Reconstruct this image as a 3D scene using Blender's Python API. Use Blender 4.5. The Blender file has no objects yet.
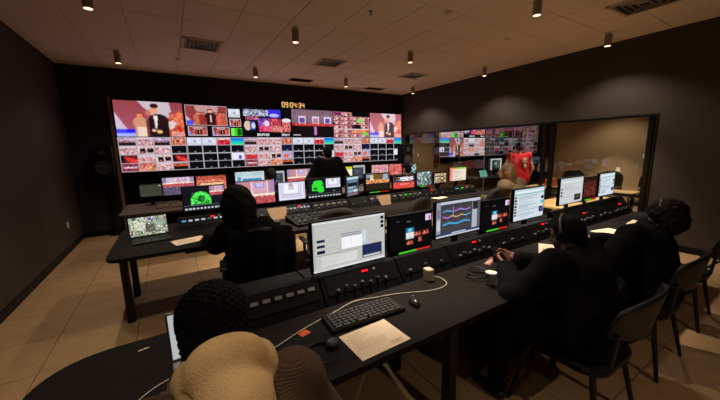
import bpy, bmesh, math, random
import numpy as np
from mathutils import Vector, Matrix, Euler

sc = bpy.context.scene
COL = sc.collection
PI = math.pi

# ------------------------------------------------------------------ camera, world, exposure
CAM_F, CAM_YAW, CAM_PITCH, CAM_ROLL, CAM_H = 308.165, 0.54954, 0.16439, -0.02002, 1.65
fw = Vector((math.sin(CAM_YAW) * math.cos(CAM_PITCH), math.cos(CAM_YAW) * math.cos(CAM_PITCH), -math.sin(CAM_PITCH)))
rt = Vector((math.cos(CAM_YAW), -math.sin(CAM_YAW), 0))
up = rt.cross(fw)
c_, s_ = math.cos(CAM_ROLL), math.sin(CAM_ROLL)
rt2, up2 = c_ * rt + s_ * up, -s_ * rt + c_ * up
cam_data = bpy.data.cameras.new('camera')
cam_data.sensor_width = 36.0
cam_data.lens = CAM_F / 720 * 36.0
cam_data.clip_start = 0.05
cam = bpy.data.objects.new('camera', cam_data)
cam.matrix_world = Matrix(((rt2.x, up2.x, -fw.x, 0), (rt2.y, up2.y, -fw.y, 0), (rt2.z, up2.z, -fw.z, CAM_H), (0, 0, 0, 1)))
COL.objects.link(cam)
sc.camera = cam

world = bpy.data.worlds.new('world')
sc.world = world
world.use_nodes = True
world.node_tree.nodes['Background'].inputs[0].default_value = (0.01, 0.01, 0.012, 1)
world.node_tree.nodes['Background'].inputs[1].default_value = 1.0

sc.view_settings.view_transform = 'Standard'
sc.view_settings.look = 'None'
sc.view_settings.exposure = 0.0
sc.view_settings.gamma = 1.0
sc.view_settings.use_curve_mapping = False
sc.cycles.use_denoising = True
sc.cycles.max_bounces = 8
sc.cycles.diffuse_bounces = 5
sc.cycles.transparent_max_bounces = 12
sc.cycles.sample_clamp_indirect = 4.0
sc.cycles.caustics_reflective = False
sc.cycles.caustics_refractive = False

LAMP_W = 36.0          # watts of one pendant's wide spill
BEAM = 3.4             # its narrow beam, times the spill
LAMP_COL = (1.0, 0.87, 0.71)
SCREEN_E = 1.0        # emission of displays


# ------------------------------------------------------------------ helpers
def lin(c):
    c = np.asarray(c, float) / 255.0
    return np.where(c <= 0.04045, c / 12.92, ((c + 0.055) / 1.055) ** 2.4)


MATS = {}


def mat(name, rgb, rough=0.6, metal=0.0, var=0.12, scale=8.0, bump=0.0, bscale=60.0, spec=0.5, coords='Object', emit=None):
    """procedural principled material: noise colour variation + noise bump. rgb is sRGB 0-255"""
    if name in MATS:
        return MATS[name]
    m = bpy.data.materials.new(name)
    m.use_nodes = True
    nt = m.node_tree
    b = nt.nodes['Principled BSDF']
    b.inputs['Roughness'].default_value = rough
    b.inputs['Metallic'].default_value = metal
    b.inputs['Specular IOR Level'].default_value = spec
    tc = nt.nodes.new('ShaderNodeTexCoord')
    n = nt.nodes.new('ShaderNodeTexNoise')
    n.inputs['Scale'].default_value = scale
    n.inputs['Detail'].default_value = 4
    nt.links.new(tc.outputs[coords], n.inputs['Vector'])
    r = nt.nodes.new('ShaderNodeValToRGB')
    c = lin(rgb)
    r.color_ramp.elements[0].position = 0.3
    r.color_ramp.elements[1].position = 0.7
    r.color_ramp.elements[0].color = (*(c * (1 - var)), 1)
    r.color_ramp.elements[1].color = (*(np.minimum(c * (1 + var), 1)), 1)
    nt.links.new(n.outputs['Fac'], r.inputs['Fac'])
    nt.links.new(r.outputs['Color'], b.inputs['Base Color'])
    if bump:
        n2 = nt.nodes.new('ShaderNodeTexNoise')
        n2.inputs['Scale'].default_value = bscale
        nt.links.new(tc.outputs[coords], n2.inputs['Vector'])
        bp = nt.nodes.new('ShaderNodeBump')
        bp.inputs['Strength'].default_value = bump
        bp.inputs['Distance'].default_value = 0.01
        nt.links.new(n2.outputs['Fac'], bp.inputs['Height'])
        nt.links.new(bp.outputs['Normal'], b.inputs['Normal'])
    if emit:
        b.inputs['Emission Color'].default_value = (*lin(emit[0]), 1)
        b.inputs['Emission Strength'].default_value = emit[1]
    MATS[name] = m
    return m


def emission(name, rgb, strength):
    if name in MATS:
        return MATS[name]
    m = bpy.data.materials.new(name)
    m.use_nodes = True
    nt = m.node_tree
    nt.nodes.clear()
    e = nt.nodes.new('ShaderNodeEmission')
    e.inputs[0].default_value = (*lin(rgb), 1)
    e.inputs[1].default_value = strength
    o = nt.nodes.new('ShaderNodeOutputMaterial')
    nt.links.new(e.outputs[0], o.inputs[0])
    MATS[name] = m
    return m


def screen_material():
    m = bpy.data.materials.new('display_pixels')
    m.use_nodes = True
    nt = m.node_tree
    nt.nodes.clear()
    a = nt.nodes.new('ShaderNodeAttribute')
    a.attribute_name = 'col'
    e = nt.nodes.new('ShaderNodeEmission')
    e.inputs[1].default_value = SCREEN_E
    nt.links.new(a.outputs['Color'], e.inputs[0])
    g = nt.nodes.new('ShaderNodeBsdfGlossy')
    g.inputs[0].default_value = (0.03, 0.03, 0.03, 1)
    g.inputs[1].default_value = 0.25
    s = nt.nodes.new('ShaderNodeAddShader')
    nt.links.new(e.outputs[0], s.inputs[0])
    nt.links.new(g.outputs[0], s.inputs[1])
    o = nt.nodes.new('ShaderNodeOutputMaterial')
    nt.links.new(s.outputs[0], o.inputs[0])
    return m


SCREEN = screen_material()


def glass_material():
    m = bpy.data.materials.new('clear_glass')
    m.use_nodes = True
    nt = m.node_tree
    nt.nodes.clear()
    t = nt.nodes.new('ShaderNodeBsdfTransparent')
    t.inputs[0].default_value = (0.93, 0.95, 0.93, 1)
    g = nt.nodes.new('ShaderNodeBsdfGlossy')
    g.inputs[0].default_value = (0.9, 0.9, 0.9, 1)
    g.inputs[1].default_value = 0.0
    lw = nt.nodes.new('ShaderNodeLayerWeight')
    lw.inputs[0].default_value = 0.5
    pw = nt.nodes.new('ShaderNodeMath'); pw.operation = 'POWER'; pw.inputs[1].default_value = 5.0
    f = nt.nodes.new('ShaderNodeMath'); f.operation = 'MULTIPLY_ADD'; f.inputs[1].default_value = 0.90; f.inputs[2].default_value = 0.045
    nt.links.new(lw.outputs['Facing'], pw.inputs[0])
    nt.links.new(pw.outputs[0], f.inputs[0])
    x = nt.nodes.new('ShaderNodeMixShader')
    nt.links.new(f.outputs[0], x.inputs[0])
    nt.links.new(t.outputs[0], x.inputs[1])
    nt.links.new(g.outputs[0], x.inputs[2])
    o = nt.nodes.new('ShaderNodeOutputMaterial')
    nt.links.new(x.outputs[0], o.inputs[0])
    return m


GLASS = glass_material()


def obj(name, src, m, parent=None, loc=(0, 0, 0), rot=(0, 0, 0), smooth=False):
    if isinstance(src, bmesh.types.BMesh):
        me = bpy.data.meshes.new(name)
        bmesh.ops.recalc_face_normals(src, faces=src.faces)
        src.to_mesh(me)
        src.free()
    else:
        me = src
    if m is not None and len(me.materials) == 0:
        me.materials.append(m)
    if smooth:
        me.polygons.foreach_set('use_smooth', [True] * len(me.polygons))
    o = bpy.data.objects.new(name, me)
    o.location = loc
    o.rotation_euler = rot
    COL.objects.link(o)
    if parent:
        o.parent = parent
    return o


def tag(o, label, cat, group=None):
    o['label'] = label
    o['category'] = cat
    if group:
        o['group'] = group
    return o


def thing(name, label, cat, loc=(0, 0, 0), rz=0.0, group=None):
    o = bpy.data.objects.new(name, None)
    o.empty_display_size = 0.1
    o.location = loc
    o.rotation_euler = (0, 0, rz)
    COL.objects.link(o)
    return tag(o, label, cat, group)


def struct(name, src, m, label=None, loc=(0, 0, 0)):
    o = obj(name, src, m, loc=loc)
    o['kind'] = 'structure'
    if label:
        o['label'] = label
    return o


def copy_tree(o, parent=None):
    c = o.copy()
    COL.objects.link(c)
    if parent:
        c.parent = parent
    for ch in [x for x in o.children]:
        copy_tree(ch, c)
    return c


def B():
    return bmesh.new()


def box(bm, c, s, rot=None, bev=0.0):
    M = Matrix.Translation(Vector(c))
    if rot is not None:
        M = M @ (rot if isinstance(rot, Matrix) else Euler(rot).to_matrix()).to_4x4()
    M = M @ Matrix.Diagonal((s[0], s[1], s[2], 1))
    r = bmesh.ops.create_cube(bm, size=1.0, matrix=M)
    if bev:
        es = list({e for v in r['verts'] for e in v.link_edges})
        bmesh.ops.bevel(bm, geom=es, offset=bev, segments=1, affect='EDGES', profile=0.5)
    return bm


def box2(bm, a, b, bev=0.0):
    return box(bm, [(a[i] + b[i]) / 2 for i in range(3)], [abs(b[i] - a[i]) for i in range(3)], None, bev)


def cyl(bm, a, b, r0, r1=None, seg=12, cap=True):
    a, b = Vector(a), Vector(b)
    d = b - a
    r1 = r0 if r1 is None else r1
    M = Matrix.Translation((a + b) / 2) @ d.to_track_quat('Z', 'Y').to_matrix().to_4x4()
    bmesh.ops.create_cone(bm, cap_ends=cap, segments=seg, radius1=r0, radius2=r1, depth=d.length, matrix=M)
    return bm


def tube(bm, pts, r, seg=6):
    pts = [Vector(p) for p in pts]
    rings = []
    ref = Vector((0, 0, 1))
    for i, p in enumerate(pts):
        t = (pts[min(i + 1, len(pts) - 1)] - pts[max(i - 1, 0)]).normalized()
        u = ref.cross(t)
        if u.length < 1e-3:
            u = Vector((1, 0, 0)).cross(t)
        u.normalize()
        v = t.cross(u)
        rings.append([bm.verts.new(p + r * (math.cos(a) * u + math.sin(a) * v)) for a in [2 * PI * k / seg for k in range(seg)]])
    for i in range(len(rings) - 1):
        for k in range(seg):
            bm.faces.new((rings[i][k], rings[i][(k + 1) % seg], rings[i + 1][(k + 1) % seg], rings[i + 1][k]))
    bm.faces.new(rings[0])
    bm.faces.new(rings[-1])
    return bm


def spline(pts, n=8):
    pts = [Vector(p) for p in pts]
    out = []
    for i in range(len(pts) - 1):
        p0, p1, p2, p3 = pts[max(i - 1, 0)], pts[i], pts[i + 1], pts[min(i + 2, len(pts) - 1)]
        for k in range(n):
            t = k / n
            out.append(0.5 * ((2 * p1) + (p2 - p0) * t + (2 * p0 - 5 * p1 + 4 * p2 - p3) * t * t + (3 * p1 - p0 - 3 * p2 + p3) * t ** 3))
    out.append(pts[-1])
    return out


def lathe(bm, prof, seg=20, o=(0, 0, 0)):
    rings = []
    for r, z in prof:
        rings.append([bm.verts.new((o[0] + r * math.cos(2 * PI * k / seg), o[1] + r * math.sin(2 * PI * k / seg), o[2] + z)) for k in range(seg)])
    for i in range(len(rings) - 1):
        for k in range(seg):
            bm.faces.new((rings[i][k], rings[i][(k + 1) % seg], rings[i + 1][(k + 1) % seg], rings[i + 1][k]))
    bm.faces.new(rings[0])
    bm.faces.new(rings[-1])
    return bm


def prism(bm, poly, z0, z1, axis='z', bev=0.0):
    """extrude a 2D polygon; axis z: (x,y); axis x: (y,z)"""
    f = (lambda p, h: (p[0], p[1], h)) if axis == 'z' else (lambda p, h: (h, p[0], p[1]))
    lo = [bm.verts.new(f(p, z0)) for p in poly]
    hi = [bm.verts.new(f(p, z1)) for p in poly]
    n = len(poly)
    fs = [bm.faces.new(lo), bm.faces.new(hi)]
    for i in range(n):
        fs.append(bm.faces.new((lo[i], lo[(i + 1) % n], hi[(i + 1) % n], hi[i])))
    if bev:
        es = [e for e in fs[1].edges] + [e for e in fs[0].edges]
        bmesh.ops.bevel(bm, geom=es, offset=bev, segments=2, affect='EDGES', profile=0.5)
    return bm


def rounded(x0, y0, x1, y1, r, seg=6, corners=(1, 1, 1, 1)):
    """rounded rectangle polygon; corners order: (x0,y0) (x1,y0) (x1,y1) (x0,y1)"""
    out = []
    for i, (cx, cy, a0) in enumerate(((x0, y0, PI), (x1, y0, 1.5 * PI), (x1, y1, 0), (x0, y1, 0.5 * PI))):
        if not corners[i]:
            out.append((cx, cy))
            continue
        sx = 1 if cx == x0 else -1
        sy = 1 if cy == y0 else -1
        for k in range(seg + 1):
            a = a0 + 0.5 * PI * k / seg
            out.append((cx + sx * r + r * math.cos(a), cy + sy * r + r * math.sin(a)))
    return out


# ------------------------------------------------------------------ materials
M_WALL = mat('dark_taupe_paint', (60, 50, 44), 0.75, var=0.06, scale=3, bump=0.15, bscale=180)
M_WALLB = mat('black_wall_paint', (30, 27, 26), 0.8, var=0.08, scale=3, bump=0.1, bscale=180)
M_BEIGE = mat('beige_wall_paint', (150, 124, 92), 0.75, var=0.05, scale=3, bump=0.1, bscale=180)
M_TILE = mat('ceiling_tile', (242, 230, 222), 0.9, var=0.05, scale=30, bump=0.3, bscale=260)
M_GRID = mat('ceiling_grid', (196, 184, 174), 0.6, var=0.05)
M_FLOOR = mat('floor_tile_vinyl', (164, 130, 90), 0.6, var=0.10, scale=5, bump=0.05, bscale=200, coords='Generated')
M_SUB = mat('floor_joint', (60, 50, 42), 0.9, var=0.1)
M_BLACK = mat('black_plastic', (12, 11, 11), 0.5, var=0.1, bump=0.05, bscale=300, spec=0.2)
M_BLACKM = mat('black_metal', (18, 18, 18), 0.4, metal=0.3, var=0.1)
M_DESK = mat('dark_desk_laminate', (22, 16, 12), 0.7, var=0.12, scale=14, bump=0.04, bscale=250, spec=0.12)
M_RACK = mat('black_rack_steel', (9, 8, 8), 0.6, var=0.1, bump=0.05, bscale=200, spec=0.12)
M_FRAME = mat('dark_bronze_frame', (20, 17, 15), 0.4, metal=0.4, var=0.1)
M_POST = mat('brown_frame_post', (128, 102, 80), 0.55, var=0.1)
M_WHITE = mat('white_plastic', (220, 212, 200), 0.5, var=0.03)
M_PAPER = mat('paper_white', (252, 226, 192), 0.8, var=0.04, scale=20)
M_KRAFT = mat('kraft_paper', (172, 136, 100), 0.8, var=0.08, scale=20)
M_INK = mat('ink_grey', (90, 82, 78), 0.8, var=0.1)
M_KEY = mat('keycap_black', (34, 32, 31), 0.5, var=0.1)
M_KNOB = mat('metal_knob', (150, 148, 146), 0.3, metal=0.8, var=0.1)
M_BTN = mat('grey_button', (120, 116, 112), 0.5, var=0.1)
M_ORANGE = mat('orange_note', (226, 88, 36), 0.7, var=0.04)
M_WOOD = mat('light_wood', (206, 168, 112), 0.5, var=0.12, scale=6)
M_FABRIC = mat('black_chair_fabric', (12, 11, 11), 0.9, var=0.15, scale=40, bump=0.3, bscale=400)
M_FABRICB = mat('brown_chair_mesh', (30, 24, 20), 0.85, var=0.15, scale=40, bump=0.3, bscale=400)
M_GREYSH = mat('grey_shell_plastic', (20, 20, 23), 0.45, var=0.06, spec=0.25)
M_CABLE = mat('white_cable', (196, 184, 168), 0.5, var=0.05)
M_CABLEB = mat('black_cable', (14, 14, 14), 0.5, var=0.05)
M_ALU = mat('aluminium', (150, 148, 145), 0.35, metal=0.9, var=0.04)
E_RED = emission('led_red', (255, 20, 24), 3.2)
E_GREEN = emission('led_green', (70, 220, 40), 0.9)
E_REDBAR = emission('meter_red', (235, 50, 45), 0.8)
E_WHITE = emission('led_white', (210, 220, 235), 0.7)
E_CYAN = emission('led_cyan', (120, 200, 240), 0.6)
E_AMBER = emission('clock_segment_amber', (255, 196, 120), 1.3)
E_BULB = emission('lamp_glow', (255, 216, 160), 5.0)

# ------------------------------------------------------------------ the setting
XL, XR, YB, YF, ZC = -1.60, 6.50, 8.00, -2.6, 3.31
GY0, GY1 = 1.74, 7.79           # glazed stretch of the right wall
GZ = 2.10                       # head of the glazing
WT = 0.15
X2, Y2S, X2N = 15.2, 0.4, 9.8   # neighbouring control room

b = B(); box2(b, (XL - .2, YF - .2, -.20), (XR + .01, YB + .2, -.012)); floor = struct('floor', b, M_SUB)
b = B(); box2(b, (XL - .2, YF - .2, ZC + .012), (XR + WT, YB + .2, ZC + .2)); ceiling = struct('ceiling', b, M_GRID)
b = B(); box2(b, (XL - .2, YF, -.012), (XL, YB, ZC + .012)); struct('wall_left', b, M_WALL)
b = B(); box2(b, (XL - .2, YB, -.012), (XR + .01, YB + .2, ZC + .012)); struct('wall_back', b, M_WALLB)
b = B(); box2(b, (XL - .2, YF - .2, -.012), (XR + WT, YF, ZC + .012)); struct('wall_front', b, M_WALL)
b = B()
box2(b, (XR, YF, -.012), (XR + WT, GY0, ZC + .012))
box2(b, (XR, GY0, GZ), (XR + WT, GY1, ZC + .012))
box2(b, (XR, GY1, -.012), (XR + WT, YB, ZC + .012))
struct('wall_right', b, M_WALL)
b = B(); box2(b, (XL, YF, 0), (XL + .012, YB, .10)); struct('baseboard_left', b, M_BLACK)
b = B(); box2(b, (XL + .012, YB - .012, 0), (XR, YB, .10)); struct('baseboard_back', b, M_BLACK)
b = B(); box2(b, (XR - .012, YF, 0), (XR, GY0 - .06, .10)); struct('baseboard_right', b, M_BLACK)


def tile_field(parent, m, name, xs0, ys0, pitch, x0, x1, y0, y1, zlo, zhi, gap, bev):
    cache = {}
    nx0 = math.floor((x0 - xs0) / pitch)
    i = nx0
    while xs0 + i * pitch < x1:
        a, c = max(xs0 + i * pitch, x0), min(xs0 + (i + 1) * pitch, x1)
        j = math.floor((y0 - ys0) / pitch)
        while ys0 + j * pitch < y1:
            d, e = max(ys0 + j * pitch, y0), min(ys0 + (j + 1) * pitch, y1)
            if c - a > .03 and e - d > .03:
                key = (round(c - a, 3), round(e - d, 3))
                if key not in cache:
                    bm = B(); box(bm, (0, 0, 0), (c - a - gap, e - d - gap, zhi - zlo), None, bev)
                    me = bpy.data.meshes.new(name); bmesh.ops.recalc_face_normals(bm, faces=bm.faces); bm.to_mesh(me); bm.free(); me.materials.append(m)
                    cache[key] = me
                obj(name, cache[key], m, parent, ((a + c) / 2, (d + e) / 2, (zlo + zhi) / 2))
            j += 1
        i += 1


VENTS = [(.635, 5.675), (2.855 + .22, 5.675), (5.21, 5.675), (4.90, 2.015)]
tile_field(floor, M_FLOOR, 'floor_tile', -1.02, .05, .61, XL, XR, -.56, YB, -.012, 0.0, .005, .0015)
tile_field(ceiling, M_TILE, 'ceiling_tile', .33, 5.37, .61, XL, XR, .49, YB, ZC, ZC + .012, .008, .002)
b = B(); box2(b, (XL, YF, -.012), (XR, -.57, 0)); o = obj('floor_covering', b, M_FLOOR, floor)
b = B(); box2(b, (XL, YF, ZC), (XR, .48, ZC + .012)); o = obj('ceiling_panel', b, M_TILE, ceiling)

# the neighbouring room behind the glass
b = B(); box2(b, (XR + .01, Y2S - .2, -.2), (X2 + .2, YB + .2, 0)); struct('floor_neighbour', b, M_FLOOR)
b = B(); box2(b, (XR + WT, Y2S - .2, 2.9), (X2 + .2, YB + .2, 3.05)); struct('ceiling_neighbour', b, M_TILE)
b = B(); box2(b, (XR + .01, YB, 0), (X2 + .2, YB + .2, 2.9)); struct('wall_neighbour_back', b, M_BEIGE)
b = B(); box2(b, (X2, 5.0, 0), (X2 + .2, YB, 2.9)); struct('wall_neighbour_far', b, M_BEIGE)
b = B(); box2(b, (X2N, Y2S, 0), (X2N + .2, 5.0, 2.9)); box2(b, (X2N + .2, 4.8, 0), (X2 + .2, 5.0, 2.9)); struct('wall_neighbour_side', b, M_BEIGE)
b = B(); box2(b, (XR + WT, Y2S - .2, 0), (X2N + .2, Y2S, 2.9)); struct('wall_neighbour_front', b, M_BEIGE)

# glazing: window_1 (long, butt-jointed panes) and window_2 (framed pane by the right end)
w1 = bpy.data.objects.new('window_1', None); COL.objects.link(w1); w1['kind'] = 'structure'; w1['label'] = 'long frameless glass partition to the neighbouring control room'
w2 = bpy.data.objects.new('window_2', None); COL.objects.link(w2); w2['kind'] = 'structure'; w2['label'] = 'black framed glass panel at the right end of the partition'
xg = XR + .07
joints = [7.74, 6.34, 5.63, 4.87, 4.17, 3.50]
for k in range(len(joints) - 1):
    b = B(); box2(b, (xg - .005, joints[k + 1] + .004, .10), (xg + .005, joints[k] - .004, GZ - .04)); obj('pane', b, GLASS, w1)
    if k:
        b = B(); box2(b, (xg - .006, joints[k] - .004, .10), (xg + .006, joints[k] + .004, GZ - .04)); obj('joint', b, M_BTN, w1)
b = B(); box2(b, (XR - .01, 3.36, GZ - .04), (XR + WT, GY1, GZ)); obj('head_rail', b, M_FRAME, w1)
b = B(); box2(b, (XR - .01, 3.36, 0), (XR + WT, GY1, .10)); obj('sill_rail', b, M_FRAME, w1)
b = B(); box2(b, (XR - .01, 7.74, .10), (XR + WT, GY1, GZ - .04)); obj('jamb', b, M_FRAME, w1)
b = B(); box2(b, (XR + .02, 3.44, .10), (XR + .10, 3.50, GZ - .04)); obj('jamb', b, M_FRAME, w1)
b = B(); box2(b, (xg - .005, 3.345, .10), (xg + .005, 3.435, GZ - .04)); obj('pane', b, GLASS, w1)
b = B(); box2(b, (xg - .005, 1.86, .10), (xg + .005, 3.27, .76)); obj('pane', b, GLASS, w2)
b = B(); box2(b, (xg - .005, 1.86, .81), (xg + .005, 3.27, GZ - .04)); obj('pane', b, GLASS, w2)
b = B(); box2(b, (XR - .01, GY0, GZ - .04), (XR + WT, 3.36, GZ)); obj('head_rail', b, M_FRAME, w2)
b = B(); box2(b, (XR - .01, GY0, 0), (XR + WT, 3.36, .10)); obj('sill_rail', b, M_FRAME, w2)
b = B(); box2(b, (XR + .03, 1.86, .76), (XR + .10, 3.27, .81)); obj('middle_rail', b, M_FRAME, w2)
for a, c in ((3.27, 3.34), (1.80, 1.86)):
    b = B(); box2(b, (XR + .02, a, .10), (XR + .10, c, GZ - .04)); obj('jamb', b, M_FRAME, w2)
b = B(); box2(b, (XR - .01, GY0, .10), (XR + WT, 1.775, GZ - .04)); obj('jamb', b, M_FRAME, w2)


# ------------------------------------------------------------------ lamps, vents, ceiling fittings
def pendant(x, y, zc, label, group, power=LAMP_W, deg=128):
    t = thing('pendant_lamp', label, 'lamp', (x, y, zc), 0, group)
    b = B(); cyl(b, (0, 0, -.012), (0, 0, 0), .042, seg=16); obj('canopy', b, M_WHITE, t)
    b = B(); lathe(b, [(.008, -.03), (.044, -.03), (.046, -.034), (.046, -.19), (.044, -.194), (.040, -.194), (.040, -.180), (.008, -.178)], 18); obj('housing', b, mat('lamp_housing', (150, 136, 122), .5, var=.03), t)
    b = B(); cyl(b, (0, 0, -.031), (0, 0, -.012), .008, seg=8); obj('stem', b, M_WHITE, t)
    b = B(); cyl(b, (0, 0, -.190), (0, 0, -.182), .038, seg=18); obj('bulb', b, E_BULB, t)
    for nm, pw_, dg, bl_ in (('beam_light', power * BEAM, deg * .5, .55), ('spill_light', power, deg, .6)):
        l = bpy.data.lights.new(nm, 'SPOT')
        l.energy = pw_; l.color = LAMP_COL; l.spot_size = math.radians(dg); l.spot_blend = bl_; l.shadow_soft_size = .035
        lo = bpy.data.objects.new(nm, l); COL.objects.link(lo); lo.parent = t; lo.location = (0, 0, -.20)
    return t


LG = 'pendant downlights under the tiled ceiling'
COLUMN_POWER = {-.54: .50, 1.66: 2.9, 1.67: 2.9, 3.76: 2.8, 3.78: 2.8, 5.86: 1.9, 5.88: 1.9}   # power factors by lamp column, tuned to balance ceiling and floor brightness
for x, y, lab in ((-.54, 4.36, 'cylindrical pendant downlight nearest the left wall, over the laptop desk'),
                  (-.54, 6.64, 'cylindrical pendant downlight near the dark back left corner'),
                  (1.66, 4.33, 'cylindrical pendant downlight between the two left ceiling vents, nearer the camera'),
                  (1.67, 6.66, 'small pendant downlight above the amber wall clock'),
                  (3.78, 6.70, 'small pendant downlight above the standing person in black'),
                  (3.76, 2.18, 'largest pendant downlight, at the top edge over the front console row'),
                  (3.76, 4.37, 'pendant downlight beside the vent over the middle console row'),
                  (5.86, 4.44, 'pendant downlight casting the middle light scallop on the right wall'),
                  (5.86, 2.27, 'pendant downlight over the framed glass panel by the right wall'),
                  (5.88, 6.72, 'tiny pendant downlight in the far right ceiling corner'),
                  (-.54, 2.15, 'pendant downlight over the foreground laptop, outside the picture'),
                  (1.66, 2.15, 'pendant downlight over the keyboard on the front desk'),
                  (-.54, .0, 'added unseen downlight left of the camera over the rear aisle'),  # out of view, added to brighten the hood and the front desk
                  (-.54, -1.9, 'added fill downlight at the left of the rear wall'),  # unseen, added behind the camera as fill
                  (1.66, -1.9, 'added fill downlight left of centre by the rear wall')):  # second fill lamp added out of view at the rear
    pendant(x, y, ZC, lab, LG, LAMP_W * COLUMN_POWER[x])
pendant(9.0, 3.3, 2.9, 'pendant downlight in the neighbouring room by the beige wall', 'neighbouring room downlights', 75, 128)
pendant(7.5, 2.2, 2.9, 'pendant downlight above the light wooden table next door', 'neighbouring room downlights', 30, 128)
pendant(7.3, 6.7, 2.9, 'pendant downlight next door by the beige wall switch', 'neighbouring room downlights', 75, 128)
pendant(7.0, 3.75, 2.9, 'added downlight for the back of the person in red next door', 'neighbouring room downlights', 26, 128)  # unseen lamp, added so the red vest is lit from behind


def vent(x, y, w, d, n, label, name='ceiling_vent'):
    t = thing(name, label, 'vent', (x, y, ZC), 0)
    b = B()
    for q in (-1, 1):
        box(b, (q * (w / 2 - .02), 0, -.006), (.04, d, .012)); box(b, (0, q * (d / 2 - .02), -.006), (w, .04, .012))
    obj('frame', b, mat('vent_frame', (200, 186, 174), .5), t)
    b = B(); box(b, (0, 0, -.001), (w - .04, d - .04, .002)); obj('backing', b, M_CABLEB, t)
    k = 0
    for i in range(n):
        f = 1 - (i + .5) / (n + .5)
        a, c = (w - .06) / 2 * f, (d - .06) / 2 * f
        b = B()
        th = .016
        box(b, (0, c, -.012), (2 * a + th, th, .006), (.5, 0, 0)); box(b, (0, -c, -.012), (2 * a + th, th, .006), (-.5, 0, 0))
        box(b, (a, 0, -.012), (th, 2 * c + th, .006), (0, -.5, 0)); box(b, (-a, 0, -.012), (th, 2 * c + th, .006), (0, .5, 0))
        obj('louvre', b, mat('vent_louvre', (176, 162, 150), .5), t)


vent(.63, 5.68, .56, .56, 4, 'square ceiling vent with dark louvres, left of centre')
vent(2.86, 5.68, .5, .5, 3, 'square louvred ceiling vent above the video wall clock')
vent(5.05, 5.77, .5, .5, 3, 'small louvred ceiling vent nearest the far right corner')
vent(5.05, 1.62, .58, .58, 4, 'large louvred ceiling vent at the top right edge')
for x, y, lab in ((2.90, 7.34, 'flat dark return grille above the middle of the video wall'), (5.12, 7.45, 'flat dark return grille above the right end of the video wall')):
    t = thing('return_grille', lab, 'vent', (x, y, ZC))
    b = B(); box(b, (0, 0, -.004), (.56, .3, .008)); obj('frame', b, mat('vent_frame', (150, 136, 124)), t)
    for k in range(7):
        b = B(); box(b, (0, -.12 + k * .04, -.010), (.52, .026, .004), (.4, 0, 0)); obj('slat', b, M_RACK, t)
t = thing('sprinkler_head', 'small brass sprinkler head in the ceiling near the top edge', 'sprinkler', (2.29, 3.40, ZC))
b = B(); lathe(b, [(.03, 0), (.03, -.006), (.012, -.01), (.012, -.035), (.004, -.036)], 14); obj('body', b, M_KNOB, t)
b = B(); cyl(b, (0, 0, -.05), (0, 0, -.046), .018); cyl(b, (0, 0, -.047), (0, 0, -.03), .004); obj('deflector', b, M_KNOB, t)
for x, y, lab in ((3.15, 2.95, 'small round ceiling sensor beside the pendant at the top edge'), (4.72, 3.18, 'small round ceiling sensor over the middle aisle'), (.33, 6.7, 'small round ceiling sensor behind the left vent')):
    b = B(); lathe(b, [(.045, 0), (.045, -.012), (.03, -.025), (.005, -.028)], 16)
    tag(obj('ceiling_sensor', b, M_WHITE, loc=(x, y, ZC)), lab, 'sensor')
# wall plates
for loc, s, lab in (((XL + .005, 7.07, .45), (.01, .07, .11), 'small wall outlet low on the dark left wall'),
                    ((7.25, YB - .005, 1.40), (.07, .01, .11), 'light switch on the beige wall behind the glass, beside the loudspeaker'),
                    ((X2N - .005, 2.78, 1.34), (.01, .09, .12), 'upper light switch on the beige wall seen through the framed panel'),
                    ((X2N - .005, 3.28, .99), (.01, .09, .12), 'lower wall plate on the beige wall behind the far monitors')):
    t = thing('wall_plate', lab, 'switch', loc)
    b = B(); box(b, (0, 0, 0), s, None, .002); obj('plate', b, M_WHITE, t)
    b = B(); q = [s[0], s[1], s[2]]
    off = (.006, 0, 0) if s[0] == .01 and loc[0] < 0 else ((-.006, 0, 0) if s[0] == .01 else (0, -.006, 0))
    box(b, off, [v * .45 if v > .02 else .006 for v in s]); obj('rocker', b, M_PAPER, t)


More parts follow.
